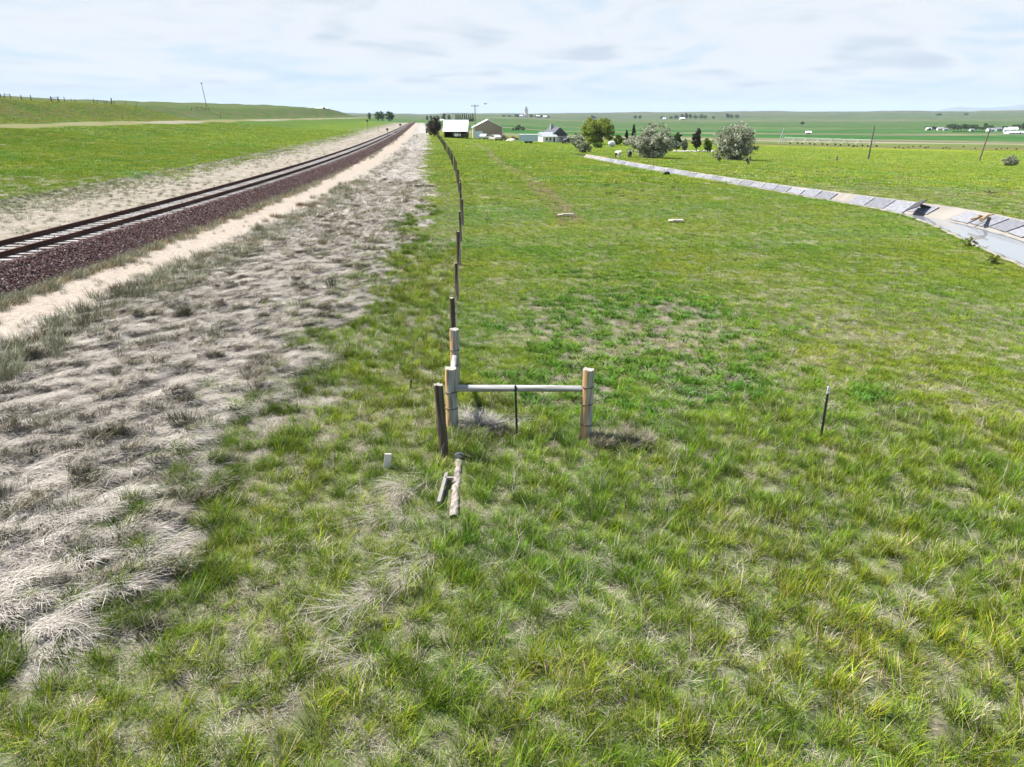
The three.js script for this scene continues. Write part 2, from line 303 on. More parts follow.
  const tieGs = [0, 1, 2].map(v => { const g = new THREE.BoxGeometry(2.6, 0.17, 0.23, 10, 1, 2), p = g.attributes.position; for (let i = 0; i < p.count; i++) { const n = n2(p.getX(i) * 3 + v * 9, p.getY(i) * 4 + p.getZ(i) * 9); p.setY(i, p.getY(i) + 0.008 * n); p.setZ(i, p.getZ(i) + 0.012 * n2b(p.getX(i) * 2 + v * 5, p.getZ(i) * 7)); } g.computeVertexNormals(); return g; });
  const far = []; let k = 0;
  for (let z = -8; z > -330; z -= 0.53, k++) {
    const x = off(z) + T, jx = rr(-0.05, 0.05), ry = rr(-0.015, 0.015) + Math.atan((off(z - 1) - off(z)) * 1) * 1;
    if (k < 190) { const o = part('sleeper', tieGs[k % 3], tieM[Math.floor(rng() * 3)], track); o.position.set(x + jx, macroY(x, z) + 0.645 + rr(-0.008, 0.008), z); o.rotation.y = -ry; }
    else far.push(box(2.6, 0.17, 0.23, x + jx, macroY(x, z) + 0.645, z, -ry));
  }
  const fo = part('distant_sleepers', merge(far), tieM[0], track); fo.userData.kind = 'stuff';
}

// ------------------------------------------------------------------ canal
{
  const rows = [], pos = [], idx = [], col = [];
  const lining = z => { const w = canalHalf(z), lip = lerp(0.12, 0.5, sstep(-40, -56, z)); return [[-w - lip, 0.0], [-w - lip * 0.9, 0.06], [-w + 0.02, 0.05], [-w + 0.6, -0.8], [-w + 0.9, -1.2], [w * 0.05, -1.2], [w * 0.22, -0.78], [w * 0.62, -0.34], [w, 0.08], [w + 0.18, 0.05], [w + 0.4, -0.06]]; };
  for (let i = 0; i <= CN; i++) {
    const p = canalPts[i], a = canalPts[Math.max(0, i - 1)], b = canalPts[Math.min(CN, i + 1)], l = Math.hypot(b.x - a.x, b.z - a.z), nx = -(b.z - a.z) / l, nz = (b.x - a.x) / l;
    const my = macroY(p.x, p.z), L = lining(p.z); rows.push({ p, nx, nz, my, tx: (b.x - a.x) / l, tz: (b.z - a.z) / l });
    L.forEach(([q, y], j) => { const jt = 0.05 * n2(i * 0.35, j * 3.1) + (j === 0 || j === 10 ? 0.14 * n2b(i * 0.3, j) : 0); const x = p.x + nx * (q + jt), z = p.z + nz * (q + jt); pos.push(x, my + y + 0.02 * n2b(i * 0.6, j * 2.3), z); const n = clamp(0.45 + 1.1 * fbm(x * 1.3, z * 1.3, 3)), m = clamp(0.4 + 1.4 * fbm(x * 3.1 + 7, z * 3.1, 2)); col.push(...mix3(mix3([0.27, 0.255, 0.235], [0.15, 0.135, 0.11], n * (j < 3 || j > 8 ? 1 : 0.6)), [0.16, 0.125, 0.08], j > 8 || j === 6 ? m * 0.8 : m * 0.2)); });
  }
  const n = 11; for (let i = 0; i < CN; i++) for (let j = 0; j < n - 1; j++) { const a = i * n + j, c = a + n; idx.push(a, a + 1, c, a + 1, c + 1, c); }
  const g = new THREE.BufferGeometry(); g.setAttribute('position', new THREE.Float32BufferAttribute(pos, 3)); g.setAttribute('color', new THREE.Float32BufferAttribute(col, 3)); g.setIndex(idx); g.computeVertexNormals();
  const lin = structure('canal_bank', g, vmat(0.9));
  const wp = [], wi = [];
  rows.forEach((r, i) => { const w = canalHalf(r.p.z); for (const q of [-w + 0.3, w * 0.5]) wp.push(r.p.x + r.nx * q, r.my - 0.52, r.p.z + r.nz * q); if (i < CN) { const a = i * 2; wi.push(a, a + 1, a + 2, a + 1, a + 3, a + 2); } });
  const wg = new THREE.BufferGeometry(); wg.setAttribute('position', new THREE.Float32BufferAttribute(wp, 3)); wg.setIndex(wi); wg.computeVertexNormals();
  structure('canal_water', wg, mat(0.20, 0.215, 0.225, 0.06, 0, { side: THREE.DoubleSide }));
  // grey lining slabs lying on the far slope
  const pm = [mat(0.215, 0.22, 0.245, 0.85, 0, { map: stainTex }), mat(0.25, 0.255, 0.275, 0.85, 0, { map: stainTex }), mat(0.175, 0.18, 0.20, 0.85, 0, { map: stainTex })];
  const pg = new THREE.BoxGeometry(1, 0.04, 1);
  const place = (i, qa, qb, len, m, lift = 0, tilt = 0, nm = 'lining_panel') => {
    const r = rows[i], w = canalHalf(r.p.z), ya = 0.5 * (qa - 0.28) * 0.62 * 1.3 - 0.46, slope = Math.atan2(0.86, w * 0.78), o = part(nm, pg, m, lin), qm = w * (qa + qb) / 2;
    o.scale.set(w * (qb - qa) / Math.cos(slope), 1, len);
    const ym = lerp(-0.78, 0.08, ((qa + qb) / 2 - 0.22) / 0.78) + 0.03;
    o.position.set(r.p.x + r.nx * qm, r.my + ym + lift, r.p.z + r.nz * qm);
    const X = new THREE.Vector3(r.nx * Math.cos(slope), Math.sin(slope), r.nz * Math.cos(slope)), Z = new THREE.Vector3(r.tx, tilt, r.tz).normalize(), Y = new THREE.Vector3().crossVectors(Z, X).normalize(); Z.crossVectors(X, Y);
    o.quaternion.setFromRotationMatrix(new THREE.Matrix4().makeBasis(X, Y, Z));
  };
  let k = 0;
  for (let i = 62; i < 235; i += 4, k++) {
    const z = rows[i].p.z, step = canalPts[i].distanceTo(canalPts[i + 4]);
    if (z > -52 && [3, 8, 13].includes(k)) continue;
    place(i, (z > -45 ? 0.52 : 0.32) + rr(-0.03, 0.05), 0.90 + rr(-0.05, 0.06), step * rr(0.93, 0.985), pm[k % 3], rr(0, 0.012), rr(-0.01, 0.01));
    if (z < -118) break;
  }
  const ip = rows.findIndex(r => r.p.z < -44.3), r0 = rows[ip];
  whole('broken_panel', merge([box(1.1, 0.05, 0.8, 0, 0.3, 0, 0, 0.35, -0.4), box(0.6, 0.05, 0.7, 0.7, 0.2, 0.2, 0.3, -0.3, 0.2)]), mat(0.035, 0.035, 0.04, 0.8), 'black broken lining panel flipped up on the canal bank', 'slab', { x: r0.p.x + r0.nx * 1.0, y: r0.my - 0.25, z: r0.p.z + r0.nz * 1.0 }, 0.6);
  const il = rows.findIndex(r => r.p.z < -39.6), r1 = rows[il];
  const dg = merge([rod([-0.8, 0.12, 0], [0.7, 0.25, 0.25], 0.12, 0.09), rod([-0.5, 0.3, -0.2], [0.5, 0.1, 0.4], 0.07, 0.05), rod([-0.1, 0.05, -0.5], [0.3, 0.35, 0.5], 0.06, 0.04)]);
  whole('driftwood', dg, mat(0.30, 0.22, 0.13, 0.95), 'tangle of brown driftwood logs lodged on the canal bank', 'driftwood', { x: r1.p.x + r1.nx * 1.35, y: r1.my - 0.18, z: r1.p.z + r1.nz * 1.35 }, 1.0);
  // pale stones along the near water's edge
  for (let i = 50; i < 112; i += 3) {
    const r = rows[i], w = canalHalf(r.p.z), s = rr(0.08, 0.2), sg = new THREE.IcosahedronGeometry(s, 1), p = sg.attributes.position;
    for (let j = 0; j < p.count; j++) { const f = 1 + 0.3 * n2(p.getX(j) * 6 + i, p.getY(j) * 6 + p.getZ(j) * 5); p.setXYZ(j, p.getX(j) * f * 1.3, p.getY(j) * f * 0.6, p.getZ(j) * f); } sg.computeVertexNormals();
    const q = -w + rr(0.02, 0.3); whole('shore_stone', sg, pm3(i % 2), 'pale stone at the canal water edge against the pasture', 'stone', { x: r.p.x + r.nx * q, y: r.my - 0.10, z: r.p.z + r.nz * q }, rng() * 6, 'pale stones along the canal edge');
  }
}
function pm3(i) { pm3.m = pm3.m || [mat(0.36, 0.32, 0.28, 0.95), mat(0.26, 0.23, 0.20, 0.95), mat(0.58, 0.54, 0.5, 0.95)]; return pm3.m[i % 3]; }

// ------------------------------------------------------------------ wooden posts and the corner brace
function logGeo(r, h, seed, colF, taper = 0.93, seg = 26, rows = 22, gnarl = 0) { // upright weathered round post, its checks and knots real dents
  const pos = [], col = [], idx = [];
  for (let j = 0; j <= rows; j++) for (let i = 0; i < seg; i++) {
    const t = j / rows, a = i / seg * 2 * Math.PI, rad = r * lerp(1, taper, t) * (1 + 0.06 * n2(Math.cos(a) * 1.5 + seed, Math.sin(a) * 1.5 + t * 2.2) + 0.03 * n2b(Math.cos(a) * 5 + seed, Math.sin(a) * 5 + t * 7) - 0.14 * sstep(0.5, 0.75, n2b(a * 2.6 + seed * 3, t * 1.1)) + gnarl * (n2(Math.cos(a) * 2 + seed, t * 7) * 0.12 + n2b(Math.sin(a) * 3, t * 18 + seed) * 0.12));
    pos.push(Math.cos(a) * rad, t * h + (j === rows ? 0.02 * n2(i, seed) : 0), Math.sin(a) * rad); col.push(...colF(a, t));
  }
  for (let j = 0; j < rows; j++) for (let i = 0; i < seg; i++) { const k = (i + 1) % seg, a = j * seg + i, b = j * seg + k; idx.push(a, a + seg, b, b, a + seg, b + seg); }
  const cap = pos.length / 3 - seg, c0 = pos.length / 3; // end grain
  for (let i = 0; i < seg; i++) { const q = (cap + i) * 3; pos.push(pos[q], pos[q + 1], pos[q + 2]); col.push(...colF(1.57, 2)); }
  pos.push(0, h - 0.004, 0); col.push(...colF(1.57, 2)); for (let i = 0; i < seg; i++) idx.push(c0 + (i + 1) % seg, c0 + i, c0 + seg);
  const g = new THREE.BufferGeometry(); g.setAttribute('position', new THREE.Float32BufferAttribute(pos, 3)); g.setAttribute('color', new THREE.Float32BufferAttribute(col, 3)); g.setIndex(idx); g.computeVertexNormals(); return g;
}
const wood = vmat(0.92), wireM = mat(0.10, 0.085, 0.075, 0.6, 0.6), steelM = mat(0.035, 0.035, 0.035, 0.6, 0.3);
const greyWood = s => (a, t) => { const n = n2(a * 3 + s, t * 1.8 + s) * 0.6 + n2b(a * 12 + s, t * 3.5) * 0.6, c = mix3([0.34, 0.345, 0.315], [0.15, 0.14, 0.12], clamp(0.36 + 0.8 * n)); return t > 1.5 ? [0.30, 0.28, 0.25] : mix3(c, mix3([0.50, 0.30, 0.14], [0.36, 0.25, 0.15], clamp(0.5 + n)), sstep(0.05, 0.35, -Math.cos(a - 0.2) + 0.25 * n2(t * 3, s) + (s === 4 ? 0.42 : 0))); };
const darkWood = s => (a, t) => { const n = n2(a * 3 + s, t * 1.5 + s) * 0.5 + n2b(a * 10 + s, t * 2) * 0.4; return t > 1.5 ? [0.27, 0.24, 0.20] : mix3([0.058, 0.045, 0.036], [0.13, 0.11, 0.09], clamp(0.4 + n)); };
const ringG = r => new THREE.TorusGeometry(r, 0.009, 5, 18).rotateX(Math.PI / 2);
{
  const B = thing('fence_brace', 'weathered corner brace of three round posts joined by pale rails', 'fence brace', { x: 0, y: 0, z: 0 });
  const P = [[-1.02, -11.3, 1.12, 0.104, 1], [1.20, -10.78, 1.24, 0.094, 4], [-1.12, -13.45, 1.13, 0.094, 7]];
  P.forEach(([x, z, h, r, s], i) => {
    const o = part('post', logGeo(r, h + 0.15, s, greyWood(s)), wood, B); o.position.set(x, groundY(x, z) - 0.15, z); if (i === 1) o.rotation.z = -0.01;
    for (const y of i === 1 ? [0.95, 0.66, 0.3] : [0.72, 0.42]) { const w = part('wire_loop', ringG(r * 1.02), wireM, o); w.position.y = y + 0.15; w.rotation.set(rr(-0.06, 0.06), 0, rr(-0.06, 0.06)); }
  });
  const rail = (a, b, r, s) => { const A = new THREE.Vector3(...a), d = new THREE.Vector3(...b).sub(A), o = part('rail', logGeo(r, d.length(), s, (an, t) => t > 1.5 ? [0.5, 0.46, 0.4] : mix3([0.35, 0.35, 0.34], [0.18, 0.17, 0.155], clamp(0.35 + 0.6 * n2(an * 4 + s, t * 2) + 0.6 * n2b(an * 12, t * 3))), 0.97, 12, 12), wood, B); o.position.copy(A); o.quaternion.setFromUnitVectors(new THREE.Vector3(0, 1, 0), d.normalize()); };
  rail([-0.93, 0.74, -11.28], [1.12, 0.915, -10.80], 0.056, 12);
  rail([-1.025, 0.80, -11.38], [-1.115, 0.60, -13.36], 0.052, 15);
}
{ // single posts round the brace
  const p = on(-1.06, -10.28); const o = whole('leaning_post', logGeo(0.072, 1.33, 21, darkWood(21), 0.95), wood, 'dark brown leaning wooden post in front of the grey corner brace', 'post', { ...p, y: p.y - 0.12 }); o.rotation.z = 0.045; o.rotation.x = 0.02;
  const tp = (name, label, x, z, h, tip) => {
    const q = on(x, z), t = thing(name, label, 'post', { ...q, y: q.y - 0.2 }), H2 = h + 0.2;
    part('shaft', merge([box(0.036, H2, 0.006, 0, H2 / 2, 0), box(0.007, H2 - 0.004, 0.034, 0, H2 / 2, -0.0205), ...Array.from({ length: Math.floor(h / 0.06) }, (_, i) => box(0.014, 0.012, 0.012, 0, 0.3 + i * 0.06, 0.009))]), steelM, t);
    if (tip) part('painted_tip', merge([box(0.042, 0.115, 0.012, 0, H2 - 0.05, 0), box(0.013, 0.115, 0.03, 0, H2 - 0.05, -0.021)]), mat(0.8, 0.79, 0.76, 0.6), t); return t;
  };
  tp('steel_post', 'thin dark steel post standing against the cross rail of the brace', 0.09, -10.97, 0.93, false).rotation.z = 0.03;
  tp('steel_post', 'thin black steel post with white painted tip alone in pasture', 5.08, -10.82, 0.93, true);
  const st = on(-1.88, -9.8); whole('stake', merge([box(0.10, 0.26, 0.022, 0, 0.1, 0, 0.2, -0.12)]), mat(0.62, 0.58, 0.53, 0.95), 'short pale wooden stake poking out of straw near the fence', 'stake', st);
  const s2 = on(-2.0, -13.2); whole('stump_stake', merge([rod([0, -0.05, 0], [0.03, 0.17, 0], 0.028, 0.022), rod([0.02, 0.1, 0], [0.055, 0.2, 0.01], 0.016, 0.01)]), mat(0.03, 0.028, 0.025, 0.9), 'tiny black stake in the grass on the railway side of fence', 'stake', s2);
  // fallen, split post
  const f = thing('fallen_post', 'fallen split grey post lying in grass below the dark leaning post', 'log', { x: -0.80, y: groundY(-0.8, -9.3) - 0.045, z: -9.25 }, 0.03);
  const lg = logGeo(0.07, 1.7, 31, (a, t) => t > 1.5 ? [0.62, 0.6, 0.55] : mix3([0.30, 0.265, 0.235], [0.12, 0.10, 0.085], clamp(0.3 + 0.7 * n2(a * 4, t * 9) + 0.5 * n2b(a * 8, t * 16))), 0.9, 16, 40, 1).rotateX(-Math.PI / 2).translate(0, 0.02, 0.88);
  part('trunk', lg, wood, f); part('cut_end', new THREE.SphereGeometry(0.078, 12, 8).scale(1, 0.8, 0.55).translate(0, 0.075, -0.93), mat(0.62, 0.60, 0.55, 0.9), f, 'pale rounded end of the post'); part('iron_band', new THREE.TorusGeometry(0.085, 0.012, 6, 16).translate(0, 0.06, -0.84), wireM, f);
  whole('split_board', merge([box(0.045, 0.09, 0.85, 0, 0.05, 0), box(0.12, 0.03, 0.04, 0.06, 0.08, -0.28)]), mat(0.34, 0.315, 0.29, 0.95, 0, { map: grainTex }), 'narrow pale board lying beside the fallen grey post', 'board', { ...on(-0.98, -9.05), y: groundY(-0.98, -9.05) - 0.03 }, -0.04);
}
{ // a dead tumbleweed: a ball of thin curved twigs
  const r = mulberry(808), pos = [], col = [], idx = [];
  for (let i = 0; i < 420; i++) {
    const a0 = r() * 6.283, c0 = r() * 2 - 1, s0 = Math.sqrt(1 - c0 * c0), D = new THREE.Vector3(s0 * Math.cos(a0), Math.abs(c0) * 0.75, s0 * Math.sin(a0)), B = new THREE.Vector3(r() - 0.5, r() - 0.5, r() - 0.5).cross(D).normalize(), W = new THREE.Vector3().crossVectors(D, B), c = mix3([0.50, 0.475, 0.45], [0.30, 0.275, 0.25], r()), b = pos.length / 3, st = rr(0, 0.25, r), R0 = rr(0.24, 0.36, r);
    for (let j = 0; j < 5; j++) { const t = j / 4, k = R0 * (st + t * (1 - st)), q = D.clone().multiplyScalar(k).addScaledVector(B, 0.16 * t * t); for (const e of [-1, 1]) { pos.push(q.x * 1.35 + W.x * e * 0.0028, q.y + W.y * e * 0.0028 + 0.03, q.z + W.z * e * 0.0028); col.push(...c); } if (j) idx.push(b + j * 2 - 2, b + j * 2 - 1, b + j * 2, b + j * 2 - 1, b + j * 2 + 1, b + j * 2); }
  }
  const g = new THREE.BufferGeometry(); g.setAttribute('position', new THREE.Float32BufferAttribute(pos, 3)); g.setAttribute('color', new THREE.Float32BufferAttribute(col, 3)); g.setIndex(idx); g.computeVertexNormals();
  whole('tumbleweed', g, vmat(0.95), 'grey dead tumbleweed lodged under the cross rail of the brace', 'tumbleweed', on(-0.52, -11.25));
}
// ------------------------------------------------------------------ the long wire fence
{
  const F = thing('wire_fence', 'long wire fence of dark weathered posts running beside the railway strip', 'fence', { x: 0, y: 0, z: 0 });
  const geos = [0, 1, 2, 3].map(i => logGeo([0.066, 0.055, 0.075, 0.05][i], 1.35, 40 + i * 3, darkWood(40 + i * 3), 0.9, 9, 5));
  const pts = [[-1.12, -13.45]]; let z = -16.1; const zs = [-16.1, -20.3, -25.6, -30.9]; while (z > -232) { z = zs.length ? zs.shift() : z - (z < -42 ? rr(3.0, 3.9) : rr(4.2, 5.2)); pts.push([fenceX(z) + rr(-0.06, 0.06), z]); }
  pts.slice(1).forEach(([x, zz], i) => { const o = part('post', geos[i % 4], wood, F); o.position.set(x, groundY(x, zz) - 0.14, zz); o.rotation.set(rr(-0.04, 0.04), rr(0, 6), rr(-0.05, 0.05)); o.scale.y = rr(0.92, 1.06); });
  for (const h of [0.35, 0.62, 0.88, 1.1]) part('wire', merge(pts.slice(0, -1).map((p, i) => rod([p[0] + 0.07, groundY(...p) + h, p[1]], [pts[i + 1][0] + 0.07, groundY(...pts[i + 1]) + h, pts[i + 1][1]], 0.0032, 0.0032, 4))), wireM, F);
}
// ------------------------------------------------------------------ grass
const leafM = new THREE.MeshPhysicalMaterial({ color: 0xffffff, vertexColors: true, roughness: 0.95, side: THREE.DoubleSide, transmission: 0.2, thickness: 0, specularIntensity: 0.06 });
const strawM = vmat(0.95);
function tuft({ n, h, spread, w, lean = [0.1, 0.5], curl = [0, 0.4], cols, bias = null, seed, flat = 0, segs = 3 }) {
  const r = mulberry(seed), pos = [], col = [], idx = [];
  for (let b = 0; b < n; b++) {
    const br = spread * Math.sqrt(r()), ba = r() * 6.283, bx = br * Math.cos(ba), bz = br * Math.sin(ba);
    let az = bias === null ? (r() < 0.55 ? ba + rr(-0.7, 0.7, r) : r() * 6.283) : bias + (r() + r() - 1) * 1.5;
    const hh = h * rr(0.55, 1.12, r), le = rr(...lean, r), cu = rr(...curl, r), cx = Math.cos(az), cz = Math.sin(az), tw = az + 1.57 + rr(-0.6, 0.6, r), wx = Math.cos(tw), wz = Math.sin(tw), ww = w * rr(0.7, 1.3, r);
    const c = cols[Math.floor(r() * cols.length)], k = rr(0.82, 1.18, r), base = pos.length / 3, droop = flat * rr(0.6, 1.1, r);
    for (let s = 0; s <= segs; s++) {
      const t = s / segs, out = hh * (le * t + cu * t * t), y = hh * (t - droop * t * t) , wd = ww * (s === segs ? 0 : s === 0 ? 0.8 : 1 - 0.45 * t);
      const px = bx + cx * out, pz = bz + cz * out, bend = 0.04 * hh * (r() - 0.5);
      if (s < segs) { pos.push(px - wx * wd / 2 + bend, y, pz - wz * wd / 2, px + wx * wd / 2 + bend, y, pz + wz * wd / 2); col.push(c[0] * k, c[1] * k, c[2] * k, c[0] * k, c[1] * k, c[2] * k); }
      else { pos.push(px, y, pz); col.push(c[0] * k, c[1] * k, c[2] * k); }
    }
    for (let s = 0; s < segs; s++) { const a = base + s * 2; if (s < segs - 1) idx.push(a, a + 1, a + 2, a + 1, a + 3, a + 2); else idx.push(a, a + 1, a + 2); }
  }
  const g = new THREE.BufferGeometry(); g.setAttribute('position', new THREE.Float32BufferAttribute(pos, 3)); g.setAttribute('color', new THREE.Float32BufferAttribute(col, 3)); g.setIndex(idx); g.computeVertexNormals(); return g;
}
const gG = [GREEN, [0.17, 0.265, 0.018], LUSH, YGREEN, [0.085, 0.14, 0.02], [0.27, 0.33, 0.045]], gS = [STRAW, [0.42, 0.385, 0.30], [0.26, 0.23, 0.17], [0.37, 0.335, 0.275]], gD = [[0.44, 0.405, 0.36], [0.37, 0.34, 0.295], [0.50, 0.46, 0.415], [0.25, 0.22, 0.175], [0.435, 0.395, 0.345]], gO = [[0.17, 0.16, 0.09], [0.13, 0.12, 0.07], [0.24, 0.21, 0.14], [0.30, 0.27, 0.21], [0.12, 0.13, 0.06]], gW = [[0.26, 0.265, 0.18], [0.19, 0.20, 0.115], [0.38, 0.36, 0.28], [0.14, 0.15, 0.08]];
const KINDS = {
  tall: { group: 'green_grass', m: leafM, v: [1, 2, 3, 4, 5, 6].map(s => tuft({ n: 48, h: 0.205, spread: 0.07, w: 0.0052, lean: [0.02, 0.7], curl: [0.0, 0.5], flat: 0.22, cols: [...gG, ...gG, gS[s % 4]], seed: s })) },
  seed: { group: 'dry_grass', m: strawM, v: [7, 8].map(s => tuft({ n: 7, h: 0.36, spread: 0.06, w: 0.0045, lean: [0.05, 0.5], curl: [0, 0.3], flat: 0.05, cols: gS, seed: s })) },
  mixed: { group: 'green_grass', m: leafM, v: [11, 12, 13, 14].map(s => tuft({ n: 30, h: 0.15, spread: 0.08, w: 0.0056, lean: [0.15, 1.0], curl: [0, 0.6], flat: 0.3, cols: [...gG, ...gS.slice(0, 2)], seed: s })) },
  low: { group: 'green_grass', m: leafM, v: [21, 22, 23].map(s => tuft({ n: 38, h: 0.125, spread: 0.13, w: 0.008, lean: [0.2, 1.0], curl: [0, 0.5], flat: 0.2, cols: [...gG, ...gG, ...gS.slice(0, 1)], seed: s, segs: 2 })) },
  far: { group: 'green_grass', m: leafM, v: [31, 32, 33].map(s => tuft({ n: 44, h: 0.17, spread: 0.55, w: 0.028, lean: [0.2, 0.9], curl: [0, 0.5], flat: 0.2, cols: [...gG, ...gG, gS[0]], seed: s, segs: 2 })) },
  rosette: { group: 'green_grass', m: leafM, v: [41, 42].map(s => tuft({ n: 26, h: 0.15, spread: 0.10, w: 0.02, lean: [0.3, 1.0], curl: [0, 0.4], flat: 0.3, cols: [[0.085, 0.19, 0.028], [0.11, 0.22, 0.035], [0.075, 0.165, 0.03]], seed: s })) },
  straw: { group: 'dry_grass', m: strawM, v: [51, 52, 53].map(s => tuft({ n: 30, h: 0.15, spread: 0.11, w: 0.0046, lean: [0.4, 1.3], curl: [0.1, 0.7], flat: 0.6, cols: gS, seed: s })) },
  mat: { group: 'dry_grass', m: strawM, v: [61, 62, 63, 64].map(s => tuft({ n: 50, h: 0.19, spread: 0.13, w: 0.0052, lean: [0.5, 1.5], curl: [0.2, 0.9], flat: 0.72, cols: gD, bias: 0.25, seed: s })) },
  matFar: { group: 'dry_grass', m: strawM, v: [71, 72].map(s => tuft({ n: 40, h: 0.24, spread: 0.45, w: 0.02, lean: [0.5, 1.2], curl: [0.2, 0.7], flat: 0.65, cols: gD, bias: 0.25, seed: s, segs: 2 })) },
  tussock: { group: 'dry_grass', m: strawM, v: [81, 82, 83].map(s => tuft({ n: 60, h: 0.25, spread: 0.15, w: 0.0075, lean: [0.1, 0.8], curl: [0.1, 0.7], flat: 0.35, cols: [...gO, ...gD.slice(0, 2)], bias: 0.3, seed: s })) },
  weed: { group: 'dry_grass', m: strawM, v: [91, 92, 93].map(s => tuft({ n: 46, h: 0.30, spread: 0.16, w: 0.008, lean: [0.1, 0.8], curl: [0, 0.3], flat: 0.1, cols: gW, seed: s })) },
  brown: { group: 'dry_grass', m: strawM, v: [101, 102].map(s => tuft({ n: 46, h: 0.26, spread: 0.22, w: 0.010, lean: [0.1, 0.8], curl: [0, 0.4], flat: 0.2, cols: [[0.30, 0.22, 0.12], [0.24, 0.17, 0.09], [0.19, 0.18, 0.11], [0.40, 0.33, 0.23], [0.16, 0.17, 0.10]], seed: s })) },
  hair: { group: 'dry_grass', m: strawM, v: [111, 112].map(s => tuft({ n: 44, h: 0.34, spread: 0.14, w: 0.0045, lean: [0.5, 1.5], curl: [0.3, 1.1], flat: 0.75, cols: [[0.52, 0.49, 0.45], [0.42, 0.39, 0.35], [0.6, 0.57, 0.52]], bias: 2.4, seed: s, segs: 4 })) },
};
for (const k in KINDS) { KINDS[k].put = KINDS[k].v.map(() => []); }
const rg = mulberry(4242);
function sow(kind, x, z, s = 1, sy = s, tint = [1, 1, 1], turn = rg() * 6.283, dip = 0.01) {
  const K = KINDS[kind], v = Math.floor(rg() * K.v.length); K.put[v].push([x, groundY(x, z) - dip, z, s, sy, turn, tint]);
}
const tintAt = (x, z) => { const w = fbm(x * 0.11, z * 0.11, 3), q = fbm(x * 0.6 + 50, z * 0.6, 2), b = sstep(0.1, 0.45, fbm(x * 0.06 + 30, z * 0.1, 3)) * sstep(-20, -30, z); const k = 1 + 0.28 * q + rr(-0.2, 0.2, rg); return [1.0 * k * (1 + 0.38 * w + 0.2 * q) * (1 - 0.14 * b), k * (1 + 0.08 * w), 0.85 * k * (1 + 0.1 * w + 0.25 * b)]; };
const nearThings = (x, z) => Math.hypot(x + 1.02, z + 11.3) < 0.16 || Math.hypot(x - 1.2, z + 10.8) < 0.16 || (Math.abs(x + 0.8) < 0.11 && z < -8.35 && z > -10.2) || (Math.abs(x + 0.98) < 0.06 && z < -8.6 && z > -9.5);
